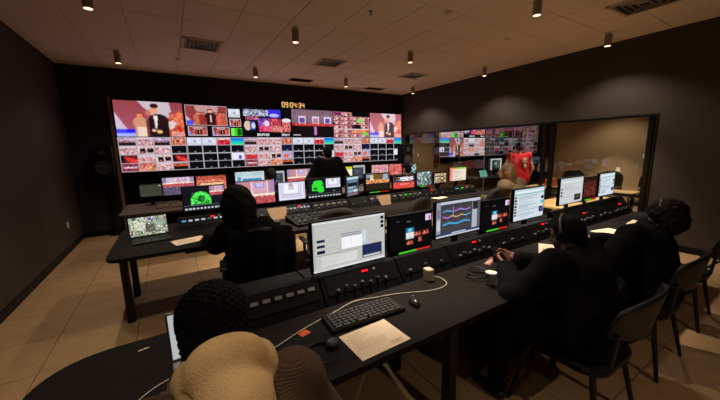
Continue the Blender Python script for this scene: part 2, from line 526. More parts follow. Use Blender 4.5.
# ------------------------------------------------------------------ display pictures (flat colour grids, sRGB)
class Cv:
    def __init__(s, w, h, bg=(8, 8, 10)):
        s.w, s.h = w, h
        s.a = np.zeros((h, w, 3)); s.a[:] = bg
        s.yy, s.xx = np.mgrid[0:h, 0:w]
        s.xx = (s.xx + .5) / w; s.yy = (s.yy + .5) / h

    def rect(s, x0, y0, x1, y1, c):
        s.a[(s.xx >= x0) & (s.xx < x1) & (s.yy >= y0) & (s.yy < y1)] = c
        return s

    def ell(s, cx, cy, rx, ry, c):
        s.a[((s.xx - cx) / rx) ** 2 + ((s.yy - cy) / ry) ** 2 < 1] = c
        return s

    def tri(s, pts, c):
        m = np.ones_like(s.xx, bool)
        n = len(pts)
        sg = None
        for i in range(n):
            (ax, ay), (bx, by) = pts[i], pts[(i + 1) % n]
            d = (bx - ax) * (s.yy - ay) - (by - ay) * (s.xx - ax)
            m &= d >= 0
        s.a[m] = c
        return s

    def noise(s, rng, amp, blk=1, box=(0, 0, 1, 1)):
        hh, ww = -(-s.h // blk), -(-s.w // blk)
        n = rng.normal(0, amp, (hh, ww, 1)) + rng.normal(0, amp * .3, (hh, ww, 3))
        n = np.kron(n, np.ones((blk, blk, 1)))[:s.h, :s.w]
        m = ((s.xx >= box[0]) & (s.xx < box[2]) & (s.yy >= box[1]) & (s.yy < box[3]))[..., None]
        s.a = np.clip(s.a + n * m, 0, 255)
        return s

    def blur(s, n=1):
        for _ in range(n):
            p = np.pad(s.a, ((1, 1), (1, 1), (0, 0)), 'edge')
            s.a = (p[:-2, 1:-1] + p[2:, 1:-1] + p[1:-1, :-2] + p[1:-1, 2:] + 2 * s.a) / 6
        return s

    def paste(s, o, x0, y0, x1, y1):
        ix0, ix1, iy0, iy1 = int(round(x0 * s.w)), int(round(x1 * s.w)), int(round(y0 * s.h)), int(round(y1 * s.h))
        if ix1 <= ix0 or iy1 <= iy0:
            return s
        xs = ((np.arange(ix0, ix1) + .5 - ix0) / (ix1 - ix0) * o.w).astype(int)
        ys = ((np.arange(iy0, iy1) + .5 - iy0) / (iy1 - iy0) * o.h).astype(int)
        s.a[iy0:iy1, ix0:ix1] = o.a[np.ix_(ys, xs)]
        return s

    def lines(s, rng, x0, y0, x1, y1, n, c, fill=.6):
        hh = (y1 - y0) / n
        for i in range(n):
            s.rect(x0, y0 + i * hh + hh * .25, x0 + (x1 - x0) * (.35 + .65 * rng.random()) * (1 if fill > .5 else fill * 2), y0 + i * hh + hh * .7, c)
        return s


FONT = {'0': '757', '1': '262', '2': '717', '3': '737', '4': '571', '5': '747', '6': '757', '7': '711', '8': '777', '9': '771', ':': '010'}
F5 = {'0': ('111', '101', '101', '101', '111'), '9': ('111', '101', '111', '001', '111'), '4': ('101', '101', '111', '001', '001'),
      '3': ('111', '001', '111', '001', '111'), ':': ('0', '1', '0', '1', '0'), 'S': ('111', '100', '111', '001', '111'), 'p': ('111', '101', '111', '100', '100'),
      'o': ('000', '111', '101', '101', '111'), 'r': ('000', '111', '100', '100', '100'), 't': ('010', '111', '010', '010', '011'), 'i': ('1', '0', '1', '1', '1')}


def text(cv, st, px, py, c, sc_=1):
    for ch in st:
        g = F5[ch]
        for j, row in enumerate(g):
            for i, v in enumerate(row):
                if v == '1':
                    cv.a[py + j * sc_:py + (j + 1) * sc_, px + i * sc_:px + (i + 1) * sc_] = c
        px += (len(g[0]) + 1) * sc_


def figure(cv, x, y, s, body, skin, hair=(50, 26, 20)):
    """a tiny person: y is the head centre, s the head height (fractions)"""
    cv.ell(x, y + s * 2.0, s * 1.0, s * 1.6, body)
    cv.rect(x - s * .8, y + s * 2.0, x + s * .8, min(1, y + s * 6), body)
    cv.ell(x, y - s * .12, s * .5, s * .68, hair)
    cv.ell(x, y + s * .1, s * .42, s * .6, skin)


def p_host(w=96, h=54, pale=0):
    rng = np.random.default_rng(3)
    c = Cv(w, h, (176, 74, 92))
    for i in range(h):
        t = i / h
        c.a[i] = (1 - t) * np.array((152, 66, 76)) + t * np.array((178, 92, 112))
    c.tri([(0, .32), (.22, 1), (0, 1)], (214, 190, 214))
    c.tri([(.33, 0), (.80, 0), (.84, .5), (.58, .5)], (206, 190, 200))
    c.rect(0, .80, .26, .90, (70, 70, 255)); c.rect(.14, .80, .26, .87, (30, 20, 250)); c.rect(0, .90, .28, 1, (168, 178, 255))
    figure(c, .345, .40, .105, (214, 150, 120), (236, 136, 100), (150, 60, 44))
    c.rect(.29, .72, .43, 1, (240, 214, 196)); c.rect(.43, .52, .48, 1, (120, 60, 56))
    c.ell(.47, .33, .045, .085, (206, 110, 90))
    figure(c, .83, .36, .10, (196, 84, 70), (226, 108, 84), (130, 50, 44))
    figure(c, .94, .34, .12, (236, 118, 84), (248, 128, 92), (196, 84, 60))
    c.ell(.82, .66, .07, .14, (236, 206, 200)); c.ell(.92, .8, .09, .14, (210, 74, 60)); c.rect(.78, .86, .98, 1, (226, 150, 140))
    c.noise(rng, 26, 2, (.76, .42, 1, 1))
    c.rect(.47, .46, .76, 1, (38, 18, 24)); c.ell(.615, .52, .145, .17, (42, 20, 26))
    c.tri([(.545, .38), (.61, .38), (.58, .80), (.55, .72)], (244, 232, 226))
    c.ell(.562, .22, .052, .135, (238, 158, 122)); c.ell(.568, .115, .058, .065, (44, 18, 16))
    c.ell(.612, .86, .045, .055, (244, 196, 120)); c.ell(.53, .82, .035, .045, (244, 190, 170))
    c.noise(rng, 5).blur(1)
    if pale:
        c.a = np.clip(c.a * .82 + np.array((230, 190, 196)) * .26, 0, 255)
    return c


def p_trio(w=64, h=36):
    rng = np.random.default_rng(5)
    c = Cv(w, h, (150, 60, 62))
    c.tri([(.2, 0), (.8, 0), (.75, .5), (.3, .5)], (196, 150, 150))
    c.tri([(0, .5), (.2, 1), (0, 1)], (210, 180, 200)); c.rect(0, .78, .16, 1, (80, 84, 240))
    for x, b_, s_ in ((.28, (206, 110, 84), (232, 130, 96)), (.40, (150, 50, 44), (214, 110, 84)), (.70, (160, 46, 44), (220, 104, 80)), (.84, (228, 104, 78), (240, 128, 96)), (.93, (196, 90, 74), (230, 120, 90))):
        figure(c, x, .38, .11, b_, s_)
    figure(c, .59, .25, .14, (50, 14, 20), (240, 170, 140)); c.rect(.575, .45, .61, .85, (240, 226, 220))
    c.noise(rng, 10).blur(1)
    return c


def p_stage(w=96, h=54, low=(20, 14, 18), hot=(206, 60, 56), sky=(122, 94, 110)):
    rng = np.random.default_rng(11)
    c = Cv(w, h, sky)
    for i in range(int(h * .45)):
        c.a[i] = np.array(sky) * (1.15 - .6 * abs(.25 - i / h))
    c.noise(rng, 10, 2, (0, 0, 1, .45))
    for x in (.24, .56, .86):
        c.rect(x - .085, .24, x + .085, .52, (236, 226, 250)); c.rect(x - .06, .30, x + .06, .48, (104, 76, 150))
    c.rect(.5, .3, .62, .48, (196, 120, 150))
    c.rect(0, .50, 1, .62, hot); c.noise(rng, 34, 2, (0, .48, 1, .62))
    c.rect(0, .60, 1, 1, low); c.rect(.52, .62, .58, .92, (206, 130, 196)); c.rect(.02, .90, .2, .94, (220, 214, 214))
    c.noise(rng, 4).blur(1)
    return c


def p_theatre(w=64, h=36, warm=1):
    rng = np.random.default_rng(21)
    c = Cv(w, h, (196, 138, 146) if warm else (200, 186, 206))
    c.rect(0, 0, .12, .6, (160, 130, 176)); c.rect(.88, 0, 1, .6, (170, 140, 186))
    c.rect(.40, .05, .80, .5, (222, 168, 186)); c.rect(.47, .10, .73, .30, (150, 150, 226))
    text(c, '303', int(.52 * w), int(.13 * h), (240, 240, 255))
    c.rect(.38, 0, .41, .6, (246, 226, 226)); c.rect(.80, 0, .83, .6, (246, 226, 226))
    c.rect(0, .56, 1, .66, (252, 226, 200)); c.noise(rng, 30, 2, (0, .5, 1, .7))
    c.rect(0, .68, 1, 1, (190, 84, 92)); c.noise(rng, 22, 2, (0, .66, 1, 1)).blur(1)
    return c


def p_line(w=64, h=36):
    """pale line drawing of a stage plan"""
    rng = np.random.default_rng(8)
    c = Cv(w, h, (226, 226, 244))
    for x in (.05, .12, .2, .74, .82, .9, .96):
        c.rect(x, .08, x + .014, .72, (150, 146, 180))
    c.rect(.2, .12, .74, .62, (244, 244, 252)); c.ell(.46, .16, .08, .14, (190, 160, 178)); c.rect(.36, .25, .58, .42, (214, 200, 216))
    c.rect(.16, .66, .80, .70, (120, 104, 150)); c.rect(.1, .76, .9, .86, (206, 198, 228))
    return c


def p_crowd(w, h, seed, base=(190, 120, 120), amp=46, blk=2):
    rng = np.random.default_rng(seed)
    return Cv(w, h, base).noise(rng, amp, blk).noise(rng, 12).blur(1)


def cell(kind, seed):
    rng = np.random.default_rng(seed)
    w, h = 24, 13
    if kind == 's':
        c = Cv(w, h, (150, 116, 132)); c.rect(0, .1, 1, .4, (196, 176, 200)); c.noise(rng, 30, 2); c.rect(0, .62, 1, 1, (44, 22, 28))
    elif kind == 'p':
        c = Cv(w, h, (206, 158, 160)).noise(rng, 40, 2)
        c.rect(0, 0, 1, .22, (226, 200, 214))
    elif kind == 'o':
        c = Cv(w, h, (214, 128, 104)).noise(rng, 44, 2)
    elif kind == 'k':
        c = Cv(w, h, (12, 12, 18)); c.rect(.42, .80, .58, .92, (150, 150, 160))
    elif kind == 'n':
        c = Cv(w, h, (20, 24, 62)); c.rect(.42, .8, .58, .92, (150, 150, 160))
    elif kind == 'w':
        c = Cv(w, h, (220, 224, 240)); c.noise(rng, 10, 2); c.rect(.4, .35, .62, .65, (150, 150, 200)); c.rect(0, .8, 1, .9, (200, 204, 214))
    elif kind == 'r':
        c = Cv(w, h, (200, 40, 56)); c.rect(0, 0, 1, .3, (226, 186, 190)); c.noise(rng, 34, 2)
    elif kind == 'R':
        c = Cv(w, h, (120, 26, 30)); c.tri([(.1, .1), (1, .6), (1, 1), (.5, .9)], (226, 56, 50)); c.rect(0, .1, .2, .9, (20, 10, 12)); c.noise(rng, 12, 2)
    elif kind == 'c':
        c = Cv(w, h, (10, 150, 255))
        for i in range(h):
            t = i / h; c.a[i] = (1 - t) * np.array((0, 110, 255)) + t * np.array((60, 250, 150))
    elif kind == 'd':
        c = Cv(w, h, (222, 196, 196)); c.noise(rng, 22, 2); c.rect(.12, .34, .46, .9, (36, 16, 16)); c.rect(.2, .7, .34, 1, (190, 120, 110)); c.rect(.6, .3, .96, .86, (30, 10, 26)); c.rect(.7, .2, .8, .5, (200, 120, 104))
    elif kind == 'b':
        c = Cv(w, h, (16, 10, 10)); c.rect(0, .3, 1, .52, (236, 96, 60)); c.rect(0, 0, 1, .22, (190, 150, 160)); c.noise(rng, 16, 2)
    elif kind == 'v':
        c = Cv(w, h, (236, 234, 246)); c.ell(.66, .62, .13, .3, (110, 60, 190))
    elif kind == 'f':
        c = Cv(w, h, (180, 172, 206)); c.ell(.4, .6, .26, .32, (236, 96, 84)); c.noise(rng, 14, 2)
    elif kind == 'm':
        c = Cv(w, h, (140, 50, 66)); c.rect(.1, .35, .9, .6, (222, 190, 214)); c.noise(rng, 22, 2)
    elif kind == 'g':
        c = Cv(w, h, (60, 210, 50)); c.rect(.6, .1, .95, .9, (20, 90, 14)); c.rect(.02, 0, .3, 1, (130, 240, 90)); c.noise(rng, 8, 2)
    else:
        c = Cv(w, h, (6, 6, 8))
    return c.blur(1)


def multiview(grid, w=104, h=58, seed=0, sep=(176, 172, 180), bg=None):
    c = Cv(w, h, sep)
    n, m = len(grid), len(grid[0])
    for j, row in enumerate(grid):
        for i, k in enumerate(row):
            c.paste(cell(k, seed + j * 17 + i * 5), i / m + .010, j / n + .016, (i + 1) / m - .006, (j + 1) / n - .010)
    return c


MV_A = ('spso', 'pdpk', 'RpdR', 'mopb')
MV_A2 = ('sppo', 'pdpn', 'rpdf', 'mpob')
MV_B = ('wwrc', 'kkkk', 'kkkv', 'kkkk')


def p_mixwall():
    c = Cv(112, 60, (8, 7, 9))
    c.rect(.015, .03, .735, .645, (196, 170, 180)); c.paste(p_trio(), .03, .05, .72, .625)
    c.rect(.035, .68, .36, .96, (200, 180, 186)); c.paste(p_trio(), .05, .70, .345, .94)
    c.rect(.45, .68, .755, .96, (200, 180, 186)); c.paste(p_trio(), .465, .70, .74, .94)
    c.paste(cell('w', 3), .76, .10, .975, .36); c.rect(.77, .42, .985, .67, (206, 190, 196)); c.paste(p_trio(), .785, .44, .975, .65)
    c.paste(cell('g', 4), .785, .72, .99, .96)
    return c


def p_clockwall():
    rng = np.random.default_rng(31)
    c = Cv(112, 60, (10, 8, 12))
    c.rect(.02, .08, .52, .30, (150, 150, 186)); c.noise(rng, 60, 2, (.02, .08, .52, .30))
    c.rect(.52, .06, .78, .34, (50, 50, 226)); c.ell(.64, .26, .1, .06, (190, 190, 250))
    c.rect(.05, .32, .30, .44, (170, 90, 120)); c.noise(rng, 30, 2, (.05, .32, .3, .44))
    c.ell(.09, .62, .07, .16, (226, 190, 170)); c.rect(.13, .48, .24, .76, (40, 70, 160)); c.ell(.2, .62, .04, .1, (200, 210, 236))
    c.rect(.30, .36, .54, .62, (120, 60, 170)); c.rect(.31, .62, .56, .82, (226, 70, 110)); c.ell(.47, .54, .06, .1, (244, 200, 230))
    c.rect(.55, .36, .78, .66, (190, 60, 76)); c.rect(.56, .62, .80, .84, (206, 120, 110)); c.noise(rng, 34, 2, (.3, .36, .8, .84))
    c.rect(.80, .46, .98, .84, (206, 96, 100)); c.noise(rng, 36, 2, (.8, .46, .98, .84)); c.ell(.9, .42, .1, .07, (236, 226, 230))
    text(c, '09:04:33', 30, 53, (250, 250, 250))
    text(c, 'Sport', 88, 53, (250, 250, 250))
    return c


def p_mosaic():
    rng = np.random.default_rng(41)
    c = Cv(104, 60, (10, 8, 10))
    for j in range(6):
        for i in range(4):
            if j == 0 and i > 1:
                continue
            k = Cv(16, 10, (190, 128, 134)).noise(rng, 34, 2)
            k.ell(.3, .6, .14, .3, (240, 206, 196)); k.ell(.65, .6, .14, .3, (150, 60, 60))
            if (j, i) in ((3, 2), (4, 2), (4, 3)):
                k = Cv(16, 10, (236, 120, 70) if j == 4 else (40, 16, 18)).noise(rng, 40, 2)
            c.paste(k, i / 4 + .004, j / 6 + .02, (i + 1) / 4 - .004, (j + 1) / 6)
    c.rect(0, .66, 1, .70, (226, 214, 220))
    c.ell(.72, .34, .09, .10, (150, 210, 110)); c.ell(.88, .86, .07, .08, (90, 226, 60)); c.rect(.02, .03, .2, .15, (120, 30, 90))
    return c


# operator screens ------------------------------------------------------------
def p_app_white(seed=1, w=128, h=74):
    rng = np.random.default_rng(seed)
    c = Cv(w, h, (194, 196, 190))
    c.rect(0, 0, 1, .035, (220, 222, 220)); c.rect(0, .035, .02, .95, (176, 180, 180))
    for k in range(12):
        c.rect(.02, .08 + k * .05, .95, .085 + k * .05 + .006, (184, 188, 186))
    for x in (.2, .32, .55, .78, .93):
        c.rect(x, .05, x + .006, .62, (190, 192, 190))
    c.noise(rng, 5)
    for k in range(3):
        c.rect(.05, .345 + k * .11, .145, .41 + k * .11, (22, 28, 62))
        c.rect(.935, .06 + k * .095, .985, .12 + k * .095, (20, 22, 48))
    c.rect(.36, .29, .725, .64, (182, 182, 180)); c.rect(.37, .38, .66, .62, (246, 246, 250)); c.rect(.66, .30, .72, .60, (206, 214, 230))
    for k in range(4):
        c.rect(.37, .30 + k * .02, .64, .308 + k * .02, (140, 142, 142))
    c.rect(.40, .40, .41, .6, (226, 230, 240)); c.rect(.50, .40, .505, .6, (226, 230, 240))
    c.rect(.02, .66, .62, .67, (150, 152, 152)); c.rect(.10, .70, .58, .90, (216, 218, 216)); c.lines(rng, .11, .71, .55, .89, 6, (196, 198, 196))
    c.rect(.655, .62, .955, .90, (36, 42, 84)); c.rect(.67, .855, .94, .895, (200, 202, 206)); c.rect(.655, .55, .8, .62, (196, 198, 198))
    c.rect(0, .955, 1, 1, (226, 228, 230)); c.lines(rng, .03, .96, .5, 1, 1, (170, 174, 176))
    return c


def p_app_dark(seed=2, w=88, h=58):
    rng = np.random.default_rng(seed)
    c = Cv(w, h, (11, 10, 12))
    c.rect(.14, .13, .22, .16, (80, 80, 84)); c.rect(.38, .17, .48, .20, (90, 90, 92))
    c.rect(.84, .06, .99, .24, (226, 206, 226)); c.rect(.92, .10, .97, .22, (190, 40, 220))
    c.rect(.36, .38, .56, .52, (34, 120, 156)); c.ell(.46, .45, .05, .05, (120, 200, 220)); c.rect(.36, .52, .56, .66, (226, 226, 226)); c.rect(.36, .66, .56, .70, (196, 206, 210))
    for x, y in ((.37, .72), (.56, .50), (.76, .50), (.66, .68)):
        k = Cv(12, 9, (70, 20, 16)); figure(k, .3, .35, .22, (206, 110, 84), (236, 150, 120)); figure(k, .72, .35, .22, (180, 80, 64), (226, 130, 104))
        c.paste(k, x, y, x + .18 if x != .66 else x + .10, y + .16)
    return c


def p_app_audio(w=112, h=64):
    rng = np.random.default_rng(9)
    c = Cv(w, h, (64, 62, 68))
    c.rect(0, 0, 1, .08, (196, 200, 214)); c.rect(0, 0, .09, 1, (150, 154, 166)); c.rect(.80, .08, .93, .9, (176, 180, 190)); c.rect(.93, .08, 1, .94, (92, 92, 104)); c.rect(.81, .10, .95, .34, (44, 44, 50))
    c.rect(.01, .2, .08, .44, (120, 124, 136)); c.rect(.01, .5, .08, .8, (196, 200, 210))
    for k in range(9):
        c.rect(.09, .12 + k * .09, .80, .124 + k * .09 + .006, (84, 82, 88))
    x = .13
    while x < .76:
        y = .26 + .02 * math.sin(x * 22)
        c.rect(x, y, x + .015, y + .035, (196, 110, 214) if .36 < x < .55 or x > .62 else (96, 160, 220))
        y = .43 + .018 * math.sin(x * 30 + 1)
        c.rect(x, y, x + .015, y + .035, (214, 170, 90) if .3 < x < .6 else ((190, 120, 220) if x <= .3 else (90, 170, 226)))
        y = .62 + .02 * math.sin(x * 18)
        c.rect(x, y, x + .015, y + .045, (70, 170, 226))
        x += .015
    c.rect(.36, .16, .366, .46, (190, 170, 210)); c.rect(.56, .16, .566, .46, (190, 170, 210))
    c.rect(0, .89, 1, .96, (52, 62, 108)); c.rect(.34, .90, .66, .945, (196, 206, 226)); c.rect(0, .96, 1, 1, (196, 200, 210))
    return c


def p_app_mail(seed=4, w=96, h=58, rows=True):
    rng = np.random.default_rng(seed)
    c = Cv(w, h, (214, 224, 232))
    c.rect(0, 0, 1, .05, (190, 206, 222)); c.rect(.02, .14, 1, .19, (150, 200, 190)); c.rect(.06, .07, .9, .12, (236, 240, 244))
    for k in range(7):
        c.rect(.012, .22 + k * .095, .085, .28 + k * .095, (44, 48, 56))
    c.lines(rng, .14, .22, .82, .66, 9, (176, 186, 198))
    c.rect(.10, .68, .88, .70, (170, 184, 206)); c.lines(rng, .14, .74, .72, .92, 3, (160, 172, 200))
    c.rect(.90, .30, .99, .40, (30, 30, 34)); c.rect(.90, .44, .99, .56, (60, 190, 190)); c.rect(.84, .66, .985, .84, (34, 30, 74)); c.rect(.9, .7, .95, .8, (120, 90, 170))
    c.rect(0, .95, 1, 1, (206, 216, 230))
    return c


def p_app_text(seed=6, w=80, h=60):
    rng = np.random.default_rng(seed)
    c = Cv(w, h, (206, 210, 212))
    c.rect(0, 0, 1, .05, (190, 196, 200))
    c.rect(.04, .12, .95, .17, (226, 230, 232)); c.lines(rng, .12, .2, .8, .62, 8, (184, 190, 192))
    for k in range(3):
        c.rect(.03, .38 + k * .12, .10, .44 + k * .12, (40, 44, 52))
    c.rect(.10, .72, .62, .74, (150, 156, 160)); c.rect(.64, .66, .93, .92, (30, 26, 34)); c.rect(.7, .72, .86, .84, (96, 70, 60)); c.rect(0, .95, 1, 1, (186, 192, 198))
    return c


def p_redwood(w=48, h=40):
    rng = np.random.default_rng(12)
    c = Cv(w, h, (46, 18, 14))
    for k in range(6):
        c.tri([(.1 + k * .14, .2), (.16 + k * .14, .2), (.20 + k * .14, .9), (.10 + k * .14, .9)], (110, 44, 34))
    c.noise(rng, 16, 2)
    return c


def p_graphics(w=80, h=46, right='pink'):
    """dark editing page: green keyed shape, picture top right, row of buttons"""
    rng = np.random.default_rng(14)
    c = Cv(w, h, (24, 25, 34))
    c.rect(0, .76, 1, .78, (90, 94, 100))
    if right == 'pink':
        c.rect(.20, .36, .62, .74, (46, 160, 50))
        c.ell(.42, .44, .20, .24, (60, 226, 66)); c.ell(.42, .50, .09, .14, (20, 110, 30)); c.rect(.18, .46, .24, .74, (80, 230, 80)); c.rect(.60, .46, .66, .74, (80, 230, 80))
        c.noise(rng, 40, 2, (.18, .22, .66, .74)); c.rect(0, .1, .18, .74, (20, 21, 30)); c.rect(.66, .1, 1, .74, (24, 25, 34)); c.rect(.18, .1, .66, .2, (22, 24, 32))
        c.paste(p_theatre(), .64, .0, 1, .40)
    else:
        c.rect(.12, .26, .46, .60, (52, 226, 56)); c.ell(.30, .2, .14, .12, (52, 226, 56)); c.ell(.38, .58, .10, .14, (52, 226, 56)); c.ell(.22, .5, .05, .06, (14, 70, 18)); c.rect(.40, .3, .46, .4, (30, 120, 34))
        c.paste(p_line(), .54, .02, .98, .50); c.rect(.76, .66, .79, .70, (210, 214, 220))
    for k in range(11):
        c.rect(.03 + k * .088, .86, .09 + k * .088, .94, (206, 210, 214))
    return c


def p_side(w=48, h=60):
    rng = np.random.default_rng(15)
    c = Cv(w, h, (70, 84, 104))
    c.rect(.02, .04, .98, .16, (190, 214, 230)); c.rect(.1, .22, .9, .30, (110, 140, 170)); c.rect(.08, .34, .92, .5, (26, 30, 40)); c.lines(rng, .08, .5, .9, .64, 3, (170, 196, 220))
    c.rect(.08, .68, .5, .82, (140, 170, 200)); c.rect(.55, .68, .92, .82, (200, 214, 224)); c.rect(.15, .88, .85, .94, (220, 110, 110))
    return c


def p_gold(w=64, h=40):
    rng = np.random.default_rng(16)
    c = Cv(w, h, (14, 13, 12))
    c.rect(.04, .02, .98, .56, (120, 90, 54)); c.rect(.04, .02, .2, .2, (120, 160, 196)); c.rect(.34, .04, .70, .36, (120, 86, 40)); c.rect(.2, .04, .33, .4, (226, 200, 160)); c.rect(.72, .04, .90, .4, (150, 176, 206))
    c.rect(.04, .34, .98, .54, (226, 150, 96)); c.noise(rng, 40, 2, (.04, .3, .98, .56)); c.rect(.04, .56, .98, .96, (40, 34, 24))
    return c


def p_redstage(w=64, h=36):
    rng = np.random.default_rng(17)
    c = Cv(w, h, (34, 20, 24))
    c.rect(.02, .05, .98, .4, (90, 70, 80)); c.noise(rng, 50, 3, (.02, .02, .98, .5)); c.rect(.30, .12, .92, .42, (236, 226, 226)); c.noise(rng, 50, 3, (.3, .12, .92, .42))
    c.rect(.02, .5, .98, .98, (222, 76, 62)); c.rect(.3, .62, .7, .7, (250, 150, 130)); c.noise(rng, 24, 2, (.02, .5, .98, .98))
    return c


def p_greys(w=56, h=40, seed=18):
    rng = np.random.default_rng(seed)
    c = Cv(w, h, (110, 130, 134))
    c.noise(rng, 55, 5).noise(rng, 14, 2)
    c.rect(.3, .2, .34, .9, (200, 214, 214)); c.rect(.05, .05, .2, .3, (206, 150, 160))
    return c


def p_tan(w=56, h=34):
    rng = np.random.default_rng(19)
    c = Cv(w, h, (12, 11, 10))
    for j in range(3):
        for i in range(4):
            c.paste(Cv(10, 8, (190, 160, 126)).noise(rng, 60, 2), .05 + i * .235, .06 + j * .31, .05 + i * .235 + .2, .06 + j * .31 + .27)
    return c


def p_sheet(w=60, h=40):
    rng = np.random.default_rng(20)
    c = Cv(w, h, (240, 226, 210))
    c.rect(0, 0, .38, .13, (240, 150, 60)); c.rect(.38, 0, 1, .13, (150, 200, 60)); c.rect(0, .13, .16, 1, (236, 150, 120)); c.lines(rng, .2, .2, .95, .94, 9, (196, 186, 176)); c.rect(.0, .13, .05, 1, (230, 110, 110))
    return c


def p_blue(w=64, h=36):
    rng = np.random.default_rng(22)
    c = Cv(w, h, (206, 220, 226)); c.rect(.06, .36, .18, .9, (90, 150, 190)); c.rect(.24, .5, .9, .8, (60, 140, 190)); c.rect(0, .9, 1, 1, (210, 226, 240)); c.rect(.03, .05, .97, .3, (180, 206, 214)); c.noise(rng, 8, 2)
    return c


def p_slate(w=40, h=36):
    rng = np.random.default_rng(23)
    c = Cv(w, h, (60, 66, 76)); c.rect(0, 0, 1, .16, (176, 184, 186)); c.rect(.88, .1, 1, 1, (180, 186, 190)); c.lines(rng, .1, .3, .8, .9, 5, (96, 104, 116)); return c


def p_yellow(w=40, h=40):
    rng = np.random.default_rng(24)
    c = Cv(w, h, (246, 240, 206)); c.rect(0, 0, 1, .2, (206, 206, 40)); c.lines(rng, .1, .3, .9, .9, 6, (232, 226, 200)); return c


def p_laptop(w=72, h=46):
    rng = np.random.default_rng(25)
    c = Cv(w, h, (150, 156, 136)); c.noise(rng, 40, 3).noise(rng, 22, 2)
    c.ell(.28, .45, .16, .22, (206, 210, 190)); c.rect(.52, .05, .60, .2, (120, 70, 206)); c.rect(.75, .2, .95, .5, (150, 170, 160)); c.rect(.42, .4, .66, .8, (96, 96, 84)); c.noise(rng, 22, 2); c.rect(0, .95, 1, 1, (40, 44, 40)); return c


def p_laptop2(w=48, h=60):
    rng = np.random.default_rng(26)
    c = Cv(w, h, (240, 244, 238)); c.rect(0, 0, 1, .10, (170, 180, 180)); c.rect(0, .1, .13, 1, (176, 184, 184)); c.rect(.14, .30, 1, .36, (120, 128, 128)); c.lines(rng, .2, .14, .9, .26, 3, (226, 230, 226)); return c


SCR_CACHE = {}


def screen(cv, w, h, parent, loc=(0, 0, 0), rot=(0, 0, 0), name='screen'):
    """display surface in the local x-z plane facing -y: one coloured face for each picture cell"""
    a = lin(cv.a)
    nx, ny = cv.w, cv.h
    xs = np.linspace(-w / 2, w / 2, nx + 1); zs = np.linspace(h, 0, ny + 1)
    X, Z = np.meshgrid(xs, zs)
    v = np.stack([X.ravel(), np.zeros(X.size), Z.ravel()], 1)
    i = np.arange(ny)[:, None] * (nx + 1) + np.arange(nx)[None]
    f = np.stack([i + nx + 1, i + nx + 2, i + 1, i], -1).reshape(-1, 4)
    me = bpy.data.meshes.new(name)
    me.vertices.add(len(v)); me.vertices.foreach_set('co', v.ravel())
    me.loops.add(f.size); me.loops.foreach_set('vertex_index', f.ravel().astype(np.int32))
    me.polygons.add(len(f)); me.polygons.foreach_set('loop_start', np.arange(0, f.size, 4, dtype=np.int32)); me.polygons.foreach_set('loop_total', np.full(len(f), 4, np.int32))
    me.update(calc_edges=True)
    at = me.color_attributes.new('col', 'FLOAT_COLOR', 'CORNER')
    rgba = np.ones((len(f), 4, 4), np.float32); rgba[:, :, :3] = a.reshape(-1, 1, 3)
    at.data.foreach_set('color', rgba.ravel())
    me.materials.append(SCREEN)
    return obj(name, me, SCREEN, parent, loc, rot)


# ------------------------------------------------------------------ video wall
VX0, VX1, VZ0, VZ1, VY = -.835, 6.44, 1.265, 2.705, 7.90
cw = (VX1 - VX0) / 6
ch = (VZ1 - VZ0) / 2
top = [('smiling host in a dark suit between two groups', p_host()), ('program picture with smaller previews and a green key', p_mixwall()), ('mixed sources above a white digital time readout', p_clockwall()),
       ('wide view of a stage with three lit portals', p_stage()), ('mosaic of small pink thumbnails', p_mosaic()), ('paler repeat of the host in a suit', p_host(pale=1))]
bot = ['leftmost grid of sixteen pink and red camera thumbnails', 'left grid of mostly black thumbnails with a cyan cell', 'middle grid of pink thumbnails under the time readout',
       'middle grid of mostly black thumbnails behind the standing person', 'right grid of pink thumbnails under the mosaic', 'rightmost grid of mostly black thumbnails by the loudspeaker']
vw = thing('video_wall_frame', 'brown and black frame carrying the wall of twelve displays', 'frame', ((VX0 + VX1) / 2, VY + .05, 0))
b = B(); box2(b, (-(VX1 - VX0) / 2 - .07, -.05, 0), (-(VX1 - VX0) / 2 - .02, .04, VZ1 + .05)); obj('post', b, M_POST, vw)
b = B(); box2(b, ((VX1 - VX0) / 2 + .01, -.05, 0), ((VX1 - VX0) / 2 + .045, .04, VZ1 + .05)); obj('post', b, M_POST, vw)
b = B(); box2(b, (-(VX1 - VX0) / 2 - .02, -.01, VZ1 + .004), ((VX1 - VX0) / 2 + .01, .04, VZ1 + .05)); obj('rail', b, M_BLACKM, vw)
b = B(); box2(b, (-(VX1 - VX0) / 2 - .02, -.01, VZ0 - .08), ((VX1 - VX0) / 2 + .01, .04, VZ0 - .004)); obj('rail', b, M_BLACKM, vw)
b = B(); box2(b, (-(VX1 - VX0) / 2 - .02, .045, .0), ((VX1 - VX0) / 2 + .01, .09, VZ1 + .004)); obj('back_panel', b, M_RACK, vw)
G = 'displays of the large video wall'
for r in range(2):
    for k in range(6):
        cx = VX0 + (k + .5) * cw
        z0 = VZ0 + (1 - r) * ch
        if r == 0:
            lab, cvs = 'upper wall display showing ' + top[k][0], top[k][1]
        else:
            lab = 'lower wall display, ' + bot[k]
            cvs = multiview(MV_B, seed=5) if k % 2 else multiview(MV_A if k == 0 else MV_A2, seed=2)
        t = thing('wall_display', lab, 'display', (cx, VY, z0), 0, G)
        b = B(); box2(b, (-cw / 2 + .001, 0, .001), (cw / 2 - .001, .08, ch - .001), .002); obj('housing', b, M_BLACK, t)
        gx = .012 if r == 0 else .004
        screen(cvs, cw - gx * 2, ch - .012, t, (0, -.002, .006))

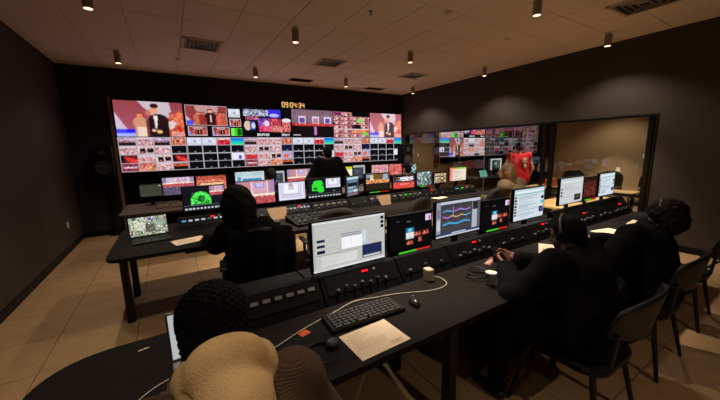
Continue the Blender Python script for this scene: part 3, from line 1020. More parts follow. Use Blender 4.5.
# neighbouring room video wall
rng0 = np.random.default_rng(77)
vw2 = thing('video_wall_frame', 'dark red edged frame of the display wall in the neighbouring room', 'frame', (8.0, 7.9, 0))
b = B(); box2(b, (-.05, -.04, 1.1), (.10, .05, 2.72)); obj('post', b, mat('dark_red_edge', (70, 22, 20), .5), vw2)
b = B(); box2(b, (.11, .03, 1.1), (6.5, .08, 2.72)); obj('back_panel', b, M_RACK, vw2)
c0 = Cv(104, 58, (10, 9, 10)); c0.paste(multiview(('cc', 'kk', 'vk', 'kk')), 0, 0, .40, .98); c0.paste(p_host(), .42, .02, 1, 1)
c1 = multiview(('pwpp', 'pspo', 'popp', 'ppsp'), seed=9)
c2 = multiview(('kskk', 'kkks', 'kkrk', 'kkkk'), seed=12)
c3 = multiview(('spsk', 'kpds', 'rpkp', 'mkok'), seed=14)
c4 = multiview(MV_A, seed=16)
t2 = [multiview(('pppp', 'ppgp', 'pppp', 'ppgp'), seed=21), p_clockwall(), p_mixwall(), p_stage(), p_mosaic()]
names2 = ('with a cyan cell beside the dark red edge', 'of pale pink pictures', 'of mostly black cells', 'of mixed dark pictures left of the person in red', 'of red pictures right of the person in red')
for r in range(2):
    for k in range(5):
        t = thing('wall_display', ('upper' if r == 0 else 'lower') + ' display next door ' + names2[k], 'display', (8.14 + 1.25 * (k + .5), 7.9, 1.98 - .68 * r), 0, 'displays of the neighbouring room wall')
        b = B(); box2(b, (-.624, 0, .001), (.624, .03, .679), .002); obj('housing', b, M_BLACK, t)
        cv = t2[k] if r == 0 else (c0, c1, c2, c3, c4)[k]
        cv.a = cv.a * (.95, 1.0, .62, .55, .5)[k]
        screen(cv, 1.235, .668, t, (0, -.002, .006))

# LED clock
SEG = {'0': 'abcdef', '9': 'abcdfg', '4': 'bcfg', '3': 'abcdg'}
clk = thing('wall_clock', 'amber digital clock reading 09:04:34 above the video wall', 'clock', (2.90, 7.94, 2.80))
b = B(); box2(b, (-.34, 0, -.10), (.34, .055, .10), .004); obj('housing', b, M_RACK, clk)
px = -.300
for ch_ in '09:04:34':
    bm = B()
    if ch_ == ':':
        for z in (-.028, .028):
            box(bm, (px + .012, -.003, z), (.016, .006, .016))
        px += .038
    else:
        W, Hh, th = .056, .118, .014
        P = {'a': ((W / 2, Hh / 2), (W - .004, th)), 'd': ((W / 2, -Hh / 2), (W - .004, th)), 'g': ((W / 2, 0), (W - .004, th)),
             'f': ((0, Hh / 4), (th, Hh / 2 - .004)), 'e': ((0, -Hh / 4), (th, Hh / 2 - .004)), 'b': ((W, Hh / 4), (th, Hh / 2 - .004)), 'c': ((W, -Hh / 4), (th, Hh / 2 - .004))}
        for s in SEG[ch_]:
            (cx, cz), (sx, sz) = P[s]
            box(bm, (px + cx, -.003, cz), (sx, .006, sz))
        px += .091
    obj('digit' if ch_ != ':' else 'colon', bm, E_AMBER, clk)


# loudspeakers
def speaker(x, y, z, w, d, h, label):
    t = thing('loudspeaker', label, 'loudspeaker', (x, y, z))
    b = B(); box2(b, (-w / 2, -d / 2, 0), (w / 2, d / 2, h), .008); obj('cabinet', b, M_BLACK, t)
    for cz, r in ((h * .36, w * .36), (h * .80, w * .16)):
        b = B(); lathe(b, [(r * 1.12, 0), (r * 1.12, .008), (r, .012), (r * .92, .004), (r * .4, -.0), (r * .35, .010), (.002, .014)], 22)
        obj('woofer' if r > .08 else 'tweeter', b, mat('speaker_cone', (58, 54, 52), .5), t, (0, -d / 2 - .001, cz), (PI / 2, 0, 0))
    b = B(); box2(b, (-w * .3, d / 2, h * .45), (w * .3, d / 2 + .06, h * .55)); obj('bracket', b, M_BLACKM, t)


speaker(-1.08, 7.79, 1.16, .32, .28, .64, 'black loudspeaker with grey cones left of the video wall')
speaker(6.20, 7.42, 1.02, .36, .30, .74, 'black loudspeaker at the right end of the video wall')
b = B(); cyl(b, (6.20, 7.60, 0), (6.20, 7.60, 1.35), .025); cyl(b, (6.20, 7.60, 0), (6.20, 7.60, .02), .16, seg=20)
tag(obj('speaker_stand', b, M_BLACKM), 'black pole stand holding the loudspeaker beside the glass', 'stand')
b = B(); cyl(b, (-1.08, 7.96, 0), (-1.08, 7.96, 1.5), .022); cyl(b, (-1.08, 7.90, 0), (-1.08, 7.90, .02), .10, seg=20)
tag(obj('speaker_stand', b, M_BLACKM), 'black pole stand holding the loudspeaker in the dark left corner', 'stand')


# ------------------------------------------------------------------ desks
DZ = .74


def leg(bm, x, y, s=.045):
    box2(bm, (x - s / 2, y - s / 2, 0), (x + s / 2, y + s / 2, DZ - .032))


d1 = thing('control_desk', 'long dark front-row desk with a rounded left end', 'desk', (0, 0, 0))
poly = []
r = .24
for k in range(7):                       # front left corner, small radius
    a = PI + .5 * PI * k / 6; poly.append((-.57 + .08 + .08 * math.cos(a), 1.0 + .08 + .08 * math.sin(a)))
poly += [(5.34, 1.0), (5.34, 2.04), (.10, 2.04), (.10, 1.76)]
for k in range(9):
    a = .5 * PI + .5 * PI * k / 8; poly.append((-.57 + r + r * math.cos(a), 1.76 - r + r * math.sin(a)))
b = B(); prism(b, poly, DZ - .032, DZ, 'z', .006); obj('tabletop', b, M_DESK, d1)
for x in (-.40, 1.3, 3.1, 5.2):
    for y in (1.14, 1.66):
        b = B(); leg(b, x, y, .06); obj('leg', b, M_BLACKM, d1)
for x0, x1 in ((.12, 1.28), (1.32, 3.08), (3.12, 5.18)):
    b = B(); box2(b, (x0, 1.95, .12), (x1, 1.97, DZ - .033)); obj('modesty_panel', b, M_RACK, d1)

d2 = thing('control_desk', 'long dark middle-row desk with the open laptop at its left end', 'desk', (0, 0, 0))
b = B(); prism(b, rounded(-.56, 3.30, 5.62, 4.62, .10, corners=(1, 1, 1, 1)), DZ - .032, DZ, 'z', .006); obj('tabletop', b, M_DESK, d2)
for x in (-.47, 1.45, 3.4, 5.4):
    for y in (3.62, 4.30):
        b = B(); leg(b, x, y, .065); obj('leg', b, M_BLACKM, d2)
b = B(); box2(b, (.05, 3.60, .60), (.30, 4.1, DZ - .033), .004); obj('drawer_unit', b, M_RACK, d2)
for x0, x1 in ((.34, 1.40), (1.5, 3.35), (3.45, 5.34)):
    b = B(); box2(b, (x0, 4.52, .35), (x1, 4.54, DZ - .033)); obj('modesty_panel', b, M_RACK, d2)

d3 = thing('control_desk', 'back-row desk below the video wall', 'desk', (0, 0, 0))
b = B(); prism(b, rounded(-.72, 5.68, 6.0, 6.85, .06), DZ - .032, DZ, 'z', .006); obj('tabletop', b, mat('brown_desk_laminate', (66, 51, 40), .6, var=.12, scale=12), d3)
for x in (-.62, 1.6, 3.8, 5.9):
    for y in (5.8, 6.7):
        b = B(); leg(b, x, y, .05); obj('leg', b, M_BLACKM, d3)
for x0, x1 in ((-.58, 1.56), (1.64, 3.76), (3.84, 5.86)):
    b = B(); box2(b, (x0, 6.2, .03), (x1, 6.22, DZ - .033)); obj('modesty_panel', b, M_RACK, d3)


# ------------------------------------------------------------------ console bays
TH = -math.atan2(.08, .105)


def on_face(u, v, out=0.0):
    """point on the sloped face: u along x, v 0..1 up the slope, out along the normal (bay coordinates)"""
    return (u, .025 + .08 * v - out * .795, .04 + .105 * v + out * .606)


def bay(x0, x1, yf, label, group, red=True, knobs=6, buttons=0, depth=.49, red_u=.05, lit=None, rise=0.0):
    w = x1 - x0
    t = thing('console_bay', label, 'console', ((x0 + x1) / 2, yf, DZ), 0, group)
    prof = [(0, 0), (.025, .04), (.105, .145), (.150, .145), (.150, .06), (depth, .06), (depth, 0)]
    if rise:
        prof = [(0, 0), (.025, .04), (.105, .145), (.150, .145 + rise), (.185, .145 + rise), (.185, .06), (depth, .06), (depth, 0)]
    b = B(); prism(b, prof, -w / 2 + .002, w / 2 - .002, 'x'); obj('housing', b, M_RACK, t)
    pl = B(); box(pl, on_face(0, .5, .002), (w - .05, .004, .118), (TH, 0, 0), .001); obj('panel', pl, mat('panel_black', (11, 10, 10), .5, var=.1, spec=.15), t)
    rng = random.Random(hash(label) % 1000 if False else len(label) * 7 + int(x0 * 100))
    for k in range(knobs):
        u = -w * .34 + k * w * .62 / max(knobs - 1, 1)
        o = on_face(u, .22 + .10 * (k % 2), .004); e = on_face(u, .22 + .10 * (k % 2), .022)
        bm = B(); cyl(bm, o, e, .0095, .0075, 10); obj('knob', bm, M_KNOB if k % 3 else M_BTN, t)
    for k in range(buttons):
        u = -w * .40 + k * w * .8 / max(buttons - 1, 1)
        bm = B(); box(bm, on_face(u, .60, .006), (w * .8 / buttons * .7, .008, .02), (TH, 0, 0)); obj('button', bm, M_BTN if not lit else (lit[k % len(lit)]), t)
    if red:
        bm = B(); box(bm, on_face(red_u * w, .80, .006), (.042, .004, .010), (TH, 0, 0)); obj('red_display', bm, E_RED, t)
        bm = B(); box(bm, on_face(red_u * w + .07, .80, .006), (.022, .004, .014), (TH, 0, 0)); obj('indicator', bm, M_BTN, t)
    return t


G1 = 'sloped equipment bays of the front console'
bays1 = [(.12, .69, False, 0, 8, 'console bay without a monitor, beside the person in the beige hood'),
         (.70, 1.27, True, 7, 0, 'console bay with red readout and knobs under the largest white monitor'),
         (1.28, 1.77, False, 3, 0, 'console bay behind the white plug adapter'),
         (1.78, 2.35, True, 7, 0, 'console bay with red readout under the audio timeline monitor'),
         (2.36, 2.82, False, 3, 0, 'console bay under the second black monitor with a level meter'),
         (2.83, 3.40, True, 6, 0, 'console bay with red readout under the mail-list monitor'),
         (3.41, 3.69, False, 0, 4, 'narrow console bay without a monitor, behind the headset wearer'),
         (3.70, 4.27, True, 6, 0, 'console bay with red readout left of the dark red screen'),
         (4.28, 4.68, False, 3, 0, 'console bay under the dark red screen'),
         (4.69, 5.24, True, 6, 0, 'console bay with red readout at the right end of the front row')]
for x0, x1, red, kn, bt, lab in bays1:
    bay(x0, x1, 1.53, lab, G1, red, kn, bt, rise=.06 if x0 > 3.4 else 0)
G2 = 'sloped equipment bays of the middle console'
bays2 = [(.02, .62, True, 0, 8, 'middle-row console bay with a lit button strip under the green picture', [E_CYAN, E_WHITE, E_WHITE, E_WHITE, M_BTN, E_WHITE, E_WHITE, E_GREEN]),
         (.63, 1.23, False, 4, 0, 'middle-row console bay in front of the long-haired person', None),
         (1.24, 1.69, True, 3, 8, 'middle-row console bay with lit buttons under the pale line drawing', [E_CYAN, M_BTN, E_WHITE, E_WHITE, M_BTN, E_WHITE, E_WHITE, E_WHITE]),
         (1.70, 2.31, False, 4, 6, 'middle-row console bay under the bright green shape', None),
         (2.32, 2.68, False, 2, 0, 'narrow middle-row console bay under the turned monitor', None),
         (2.69, 3.28, False, 0, 5, 'middle-row console bay under the gold stage picture', None),
         (3.29, 3.84, False, 4, 5, 'middle-row console bay with green light under the red stage picture', [M_BTN, E_GREEN, M_BTN, M_BTN, M_BTN]),
         (3.85, 4.26, True, 3, 0, 'middle-row console bay with red readout under the grey picture', None),
         (4.27, 4.69, False, 3, 0, 'middle-row console bay under the tan thumbnails', None),
         (4.70, 5.27, True, 3, 4, 'middle-row console bay with red readout under the spreadsheet monitor', [E_CYAN, E_GREEN, M_BTN, M_BTN])]
for x0, x1, red, kn, bt, lab, lit in bays2:
    bay(x0, x1, 4.05, lab, G2, red, kn, bt, depth=.50, lit=lit, red_u=.12)


# ------------------------------------------------------------------ monitors
def monitor(x0, x1, z0, z1, y, cv, label, group, base_z, rz=0.0, bez=.012, meter=False, name='monitor', chin=0.0):
    w, h = x1 - x0, z1 - z0
    t = thing(name, label, 'monitor', ((x0 + x1) / 2, y, base_z), rz, group)
    zb = z0 - base_z
    b = B(); box2(b, (-w / 2 - bez, 0, zb - bez - chin), (w / 2 + bez, .032, zb + h + bez), .004)
    box2(b, (-w * .32, .032, zb + h * .15), (w * .32, .055, zb + h * .85), .004); obj('housing', b, M_BLACK, t)
    screen(cv, w, h, t, (0, -.0015, zb))
    b = B(); box2(b, (-.03, .036, 0.008), (.03, .056, zb + h * .5)); obj('stand', b, M_BLACK, t)
    b = B(); prism(b, rounded(-.105, -.02, .105, .14, .03), 0, .010); obj('base', b, M_BLACK, t)
    if meter:
        mw = w * .78
        zz = zb - .022
        b = B(); box2(b, (-w / 2 - bez, .002, zb - .040), (w / 2 + bez, .024, zb - bez - chin - .001)); obj('meter_bar', b, M_BLACK, t)
        n = 13
        for k in range(n):
            b = B(); box2(b, (-mw / 2 + .04 + k * mw / n, -.003, zz - .006), (-mw / 2 + .04 + (k + .8) * mw / n, .0015, zz + .006)); obj('meter_segment', b, E_GREEN if k < n * .52 else E_REDBAR, t)
    return t


GM1 = 'operator monitors on the front console'
S1 = DZ + .0605
mons1 = [(.698, 1.24, .888, 1.208, 1.705, p_app_white(), 'largest monitor, white program window with navy boxes, nearest the camera', 0),
         (1.325, 1.735, .885, 1.150, 1.75, p_app_dark(), 'nearer black monitor with thumbnails and a green-red level bar', 1),
         (1.79, 2.33, .912, 1.208, 1.75, p_app_audio(), 'monitor showing a grey audio timeline with coloured tracks', 0),
         (2.385, 2.80, .885, 1.145, 1.77, p_app_dark(5), 'farther black monitor with thumbnails, next to the mail-list monitor', 1),
         (2.85, 3.38, .905, 1.218, 1.75, p_app_mail(), 'monitor with a pale blue mail list, right of the second black monitor', 0),
         (3.72, 4.245, .972, 1.27, 1.75, p_app_text(), 'white document monitor left of the dark red screen', 0),
         (4.29, 4.67, .985, 1.235, 1.765, p_redwood(), 'small monitor with a dark red picture between two white ones', 1),
         (4.70, 5.14, .98, 1.268, 1.75, p_app_mail(7, 72, 60), 'rightmost white monitor at the end of the front console', 0)]
for x0, x1, z0, z1, y, cv, lab, me_ in mons1:
    monitor(x0, x1, z0, z1, y, cv, lab, GM1, S1, meter=bool(me_))

GM2 = 'operator monitors on the middle console'
S2 = DZ + .0605
mons2 = [(.10, .57, .925, 1.225, 4.30, p_graphics(), 'monitor with a green keyed arch at the left end of the middle row', 0, 0),
         (.72, 1.225, .935, 1.245, 4.30, p_theatre(), 'monitor with a pink theatre stage beside the long-haired person', 0, 0),
         (1.275, 1.665, .945, 1.195, 4.27, p_line(), 'monitor with a pale stage line drawing', 0, 0),
         (1.72, 2.285, .92, 1.215, 4.30, p_graphics(right='line'), 'monitor with a bright green blob on black', 0, 0),
         (2.735, 3.25, .94, 1.23, 4.30, p_gold(), 'monitor with a gold lit stage over a dark lower half', 1, 0),
         (3.32, 3.82, .93, 1.16, 4.30, p_redstage(), 'monitor with a red stage floor below the dark-haired person', 0, 0),
         (3.88, 4.235, .95, 1.20, 4.30, p_greys(), 'monitor with a grey-green camera mosaic', 1, 0),
         (4.305, 4.66, .955, 1.165, 4.30, p_tan(), 'small monitor with tan thumbnails on black', 0, 0),
         (4.745, 5.225, .975, 1.24, 4.30, p_sheet(), 'spreadsheet monitor with green and orange header at the row end', 0, 0)]
for x0, x1, z0, z1, y, cv, lab, me_, _ in mons2:
    monitor(x0, x1, z0, z1, y, cv, lab, GM2, S2, meter=bool(me_))
monitor(2.345, 2.655, .90, 1.215, 4.30, p_side(), 'narrow monitor turned sideways with blue panels', GM2, S2, rz=.38)

GM3 = 'operator monitors on the back desk'
k3 = 6.5 / 6.2


def m3(x0, x1, z0, z1, cv, lab, y=6.5, **kw):
    monitor(x0 * k3, x1 * k3, 1.65 - (1.65 - z0) * k3, 1.65 - (1.65 - z1) * k3, y, cv, lab, GM3, DZ, **kw)


dim = Cv(30, 22, (62, 66, 54)); dim.rect(.88, .04, .97, .12, (190, 190, 170))
m3(-.455, -.15, .935, 1.125, dim, 'dim grey-green monitor at the left end of the back row')
cv = Cv(64, 44, (96, 84, 110)); cv.paste(p_theatre(warm=0), 0, 0, 1, .55); cv.noise(np.random.default_rng(2), 14, 2)
m3(-.13, .345, .93, 1.225, cv, 'back-row monitor with a pale violet theatre picture')
cv = p_crowd(56, 34, 31, (206, 110, 84), 34, 2); cv.rect(0, 0, 1, .25, (190, 80, 62)); cv.rect(.1, .45, .9, .6, (244, 196, 150)); cv.noise(np.random.default_rng(4), 22, 2)
m3(.385, .87, .93, 1.22, cv, 'back-row monitor with an orange stage picture above the green arch')
m3(1.04, 1.58, 1.00, 1.255, p_blue(), 'back-row monitor with a pale blue title page')
m3(1.74, 1.99, .99, 1.24, p_slate(), 'back-row slate grey window beside the lowest small head')
m3(2.05, 2.56, .98, 1.255, p_theatre(), 'back-row monitor with a pink stage, left of the standing person')
cv = Cv(20, 36, (206, 100, 96)).noise(np.random.default_rng(6), 14, 2)
m3(2.595, 2.78, .98, 1.25, cv, 'narrow red picture touching the standing person in black')
m3(3.33, 3.60, .96, 1.25, p_yellow(), 'back-row cream page with a yellow header')
m3(3.63, 3.95, .96, 1.27, p_slate(48, 40), 'back-row slate window right of the yellow header page')
cv = p_crowd(56, 30, 33, (214, 150, 156), 40, 2)
m3(4.15, 4.64, .99, 1.255, cv, 'back-row monitor with pink crowd thumbnails')
cv = p_crowd(44, 30, 34, (216, 106, 100), 34, 3)
m3(4.67, 5.07, .99, 1.25, cv, 'back-row monitor with a red-pink picture behind the seated dark head')
m3(5.12, 5.56, .99, 1.23, p_greys(48, 30, 35), 'back-row monitor with a blue-grey mosaic below the loudspeaker')
# small boxes on the back desk
for k, (x, lab) in enumerate(((-.16, 'left of the two small white-fronted boxes on the back desk'), (.05, 'right of the two small white-fronted boxes on the back desk'))):
    t = thing('equipment_box', lab, 'box', (x, 6.02, DZ))
    b = B(); box2(b, (-.09, 0, 0), (.09, .12, .085), .003); obj('case', b, M_BLACK, t)
    b = B(); box2(b, (-.08, -.003, .012), (.08, 0, .075)); obj('front_plate', b, M_PAPER, t)
    for j in range(4):
        b = B(); box2(b, (-.07, -.005, .02 + j * .013), (.07, -.003, .025 + j * .013)); obj('print_line', b, M_INK, t)


# ------------------------------------------------------------------ things on the front desk
kb = thing('keyboard', 'black keyboard behind the paper sheet on the front desk', 'keyboard', (.835, 1.34, DZ), -.055)
b = B(); box2(b, (-.225, -.080, .003), (.225, .080, .020), .005); obj('body', b, M_BLACK, kb)
b = B()
for rr, n in enumerate((12, 15, 15, 14, 14, 9)):
    for k in range(n):
        cx = -.205 + (k + .5) * .41 / n
        ww = .41 / n * .86
        if rr == 5 and k == 3:
            ww = .41 / n * 2.0
        box(b, (cx, .062 - rr * .0245, .023), (ww, .0195, .008), None, .0015)
ks = obj('keys', b, mat('keycap_sheen', (52, 47, 43), .4, var=.15, scale=60), kb); ks['kind'] = 'stuff'
ms = thing('computer_mouse', 'black computer mouse right of the keyboard', 'mouse', (1.15, 1.285, DZ), -.35)
b = B(); bmesh.ops.create_uvsphere(b, u_segments=20, v_segments=12, radius=1.0, matrix=Matrix.Translation((0, 0, .004)) @ Matrix.Diagonal((.030, .055, .032, 1)))
bmesh.ops.bisect_plane(b, geom=b.verts[:] + b.edges[:] + b.faces[:], plane_co=(0, 0, .001), plane_no=(0, 0, -1), clear_outer=True)
obj('body', b, mat('mouse_shell', (30, 29, 29), .3), ms, smooth=True)
b = B(); cyl(b, (-.004, .028, .0315), (.004, .028, .0315), .007, seg=12); obj('scroll_wheel', b, M_BTN, ms)

pp = thing('paper_sheet', 'printed paper sheet with a handwritten number in front of the keyboard', 'paper', (.765, 1.14, DZ), .03)
b = B(); box2(b, (-.140, -.106, 0), (.140, .106, .0008)); obj('sheet', b, M_PAPER, pp)
rng1 = random.Random(4)
for k in range(9):
    b = B(); box2(b, (-.118, .082 - k * .015, .0008), (-.06 + rng1.uniform(0, .14), .0842 - k * .015, .0010)); obj('print_line', b, mat('faint_print', (176, 152, 130), .8), pp)
b = B()
for pts in ([(-.0, 0), (.012, .018), (.024, .012), (.004, -.016), (.026, -.018)], [(.036, .016), (.036, -.016), (.052, -.016), (.052, .016), (.036, .016)], [(.062, .016), (.062, -.016), (.078, -.016), (.078, .016), (.062, .016)], [(.088, .016), (.108, .016), (.092, -.018)]):
    tube(b, [(.045 + x * .6, y * .6 - .078, .0014) for x, y in pts], .0009, 4)
obj('handwriting', b, M_INK, pp)
b = B(); box(b, (0, 0, .001), (.052, .052, .002), (0.0, .0, 0)); tag(obj('sticky_note', b, M_ORANGE, loc=(.49, 1.37, DZ), rot=(0, 0, .3)), 'orange sticky note left of the keyboard', 'note')
ad = thing('plug_adapter', 'white plug adapter standing against the front console', 'adapter', (1.455, 1.485, DZ), -.2)
b = B(); box2(b, (-.028, -.03, 0), (.028, .03, .085), .006); obj('body', b, mat('adapter_ivory', (206, 186, 158), .5), ad)
b = B(); box2(b, (.028, -.012, .012), (.034, .012, .024)); obj('socket', b, M_BTN, ad)
b = B(); tube(b, spline([(1.49, 1.475, DZ + .018), (1.54, 1.45, DZ + .006), (1.50, 1.36, DZ + .005), (1.36, 1.345, DZ + .005), (1.15, 1.43, DZ + .005), (1.0, 1.47, DZ + .005), (.86, 1.50, DZ + .005), (.72, 1.46, DZ + .005), (.58, 1.42, DZ + .005), (.46, 1.38, DZ + .005), (.34, 1.33, DZ + .005), (.24, 1.32, DZ + .005)], 6), .0032, 6)
tag(obj('charging_cable', b, M_CABLE, smooth=True), 'white cable looping from the plug adapter behind the keyboard', 'cable')
# black headset lying left of the paper
hs = thing('headset', 'black headset lying on the desk left of the paper sheet', 'headset', (.50, 1.17, DZ), .5)
b = B(); tube(b, [(.075 * math.cos(a), .075 * math.sin(a), .008) for a in [PI * k / 12 for k in range(13)]], .006, 8); obj('headband', b, M_BLACK, hs, smooth=True)
for sx in (-1, 1):
    b = B(); lathe(b, [(.028, 0), (.033, .006), (.033, .022), (.024, .030), (.004, .028)], 16); obj('ear_cup', b, M_KEY, hs, (sx * .07, -.01, 0))
b = B(); tube(b, spline([(-.07, -.02, .02), (-.05, -.07, .012), (.0, -.085, .010)], 6), .003, 6); obj('microphone_boom', b, M_BLACK, hs)
b = B(); cyl(b, (-.022, 0, .004), (.022, 0, .004), .0035, seg=8)
tag(obj('pencil_stub', b, M_PAPER, loc=(-.19, 1.655, DZ), rot=(0, 0, .2)), 'short pale pencil stub on the left end of the front desk', 'pencil')


def laptop(x, y, z, rz, w, d, cv, label, tilt=-.30, shell=M_BLACK):
    t = thing('laptop', label, 'laptop', (x, y, z), rz)
    b = B(); box2(b, (-w / 2, -d, 0), (w / 2, 0, .014), .004); obj('base', b, shell, t)
    b = B()
    for j in range(5):
        for k in range(13):
            box(b, (-w * .42 + (k + .5) * w * .84 / 13, -.03 - j * .021, .0155), (w * .84 / 13 * .82, .016, .003))
    k_ = obj('keys', b, M_KEY, t); k_['kind'] = 'stuff'
    b = B(); box2(b, (-w * .14, -d + .02, .014), (w * .14, -d * .48, .0148)); obj('trackpad', b, M_KEY, t)
    lid = bpy.data.objects.new('lid', None); COL.objects.link(lid); lid.parent = t; lid.location = (0, 0, .012); lid.rotation_euler = (tilt, 0, 0)
    h = d * .92
    b = B(); box2(b, (-w / 2, 0, 0), (w / 2, .007, h), .003); obj('lid_shell', b, shell, lid)
    screen(cv, w - .016, h - .022, lid, (0, -.0012, .012))
    return t


laptop(-.255, 3.98, DZ, .14, .36, .25, p_laptop(), 'open black laptop with a colourful picture at the left end of the middle desk')
laptop(.085, 1.47, DZ, .10, .33, .23, p_laptop2(), 'open laptop with a white page in front of the person in the beige hood', tilt=-.25, shell=M_ALU)
b = B(); tube(b, spline([(-.09, 1.36, DZ + .006), (-.15, 1.33, DZ + .005), (-.20, 1.27, DZ + .005), (-.17, 1.20, DZ + .005), (-.10, 1.15, DZ + .005)], 6), .0026, 6)
tag(obj('laptop_cable', b, M_CABLE, smooth=True), 'white cable curling out of the foreground laptop', 'cable')


def sheets(x, y, z, rz, w, d, label, m=M_PAPER):
    t = thing('paper_sheet', label, 'paper', (x, y, z), rz)
    b = B(); box2(b, (-w / 2, -d / 2, 0), (w / 2, d / 2, .0012)); obj('sheet', b, m, t)
    for k in range(5):
        b = B(); box2(b, (-w * .4, d * .3 - k * d * .13, .0012), (w * (.1 + .06 * (k % 3)), d * .3 - k * d * .13 + .006, .0014)); obj('print_line', b, mat('faint_print', (176, 152, 130)), t)


sheets(.10, 3.60, DZ, .25, .30, .21, 'paper sheet between the laptop and the long-haired person')
sheets(2.80, 1.34, DZ, .5, .30, .21, 'paper sheet on the desk in front of the headset wearer')
sheets(3.86, 1.30, DZ, -.2, .30, .21, 'paper sheet on the desk behind the headset wearer')
sheets(3.62, 1.08, DZ, .15, .42, .16, 'long kraft sheet on the desk beside the curly-haired person', M_KRAFT)
sheets(4.55, 1.25, DZ, .1, .30, .21, 'paper sheet near the right end of the front desk')
sheets(4.15, 4.0, DZ, .2, .30, .21, 'paper sheet below the tan thumbnail monitor')
# kraft folders propped under two monitors of the middle row
for x, lab in ((1.19, 'kraft folder propped under the pale line drawing monitor'), (2.96, 'kraft folder propped under the gold stage monitor')):
    b = B(); prism(b, [(-.11, 0.0), (.08, 0), (.12, .17), (-.15, .17)], 0, .004, 'z')
    o = obj('folder', b, M_KRAFT, loc=(x, 3.99, DZ + .002), rot=(1.05, 0, 0)); tag(o, lab, 'folder')

# mixing panel on the middle desk
mx = thing('mixing_panel', 'slanted mixing panel with knobs on the middle desk', 'mixer', (1.55, 3.66, DZ), .05)
b = B(); prism(b, [(-.2, 0), (-.2, .025), (.2, .075), (.2, 0)], -.33, .33, 'x'); obj('case', b, M_RACK, mx)
for j in range(3):
    for k in range(8):
        y = -.13 + j * .11
        z = .025 + .05 * (y + .2) / .4
        b = B(); cyl(b, (-.27 + k * .077, y, z), (-.27 + k * .077, y, z + .022), .013 if j else .018, seg=10)
        obj('knob', b, (M_BTN, M_KNOB, M_KEY)[(j + k) % 3], mx)
b = B(); cyl(b, (.0, 0, 0), (0, 0, .07), .035, seg=18); tag(obj('cup', b, M_KEY, loc=(1.04, 3.62, DZ)), 'small dark cup left of the mixing panel', 'cup')
# phone handset etc at the headset wearer's place
ph = thing('desk_phone', 'dark desk phone with cord beside the plastic cup', 'phone', (2.24, 1.40, DZ), .5)
b = B(); prism(b, [(-.1, 0), (-.1, .025), (.1, .06), (.1, 0)], -.09, .09, 'x'); obj('base', b, M_BLACK, ph)
b = B(); tube(b, [(-.06, -.08, .06), (-.06, -.04, .07), (-.06, .04, .08), (-.06, .08, .075)], .016, 8); obj('handset', b, M_KEY, ph, smooth=True)
for j in range(4):
    for k in range(3):
        b = B(); y = -.06 + j * .03; box(b, (.0 + k * .03, y, .036 + .0175 * (y + .1) / .1), (.018, .018, .008)); obj('button', b, M_BTN, ph)
b = B(); tube(b, [(1.78 + .09 * math.cos(k * .35) * (1 - k * .008), 1.33 + .07 * math.sin(k * .35), DZ + .008 + .001 * k) for k in range(44)], .005, 6)
tag(obj('coiled_cord', b, M_CABLEB, smooth=True), 'black cord coiled on the desk by the hands', 'cord')
cup = thing('plastic_cup', 'clear plastic cup on the desk below the hands', 'cup', (1.73, 1.19, DZ))
b = B(); lathe(b, [(.026, 0), (.034, .09), (.0325, .09), (.0245, .004), (.002, .003)], 20); obj('cup_wall', b, GLASS, cup)
b = B(); lathe(b, [(.0355, .088), (.0355, .094), (.012, .098), (.002, .098)], 20); obj('lid', b, M_WHITE, cup)
sheets(2.12, 1.50 - .03, DZ, .35, .20, .05, 'small reddish strip at the foot of the front console', mat('reddish_card', (110, 56, 46), .7))


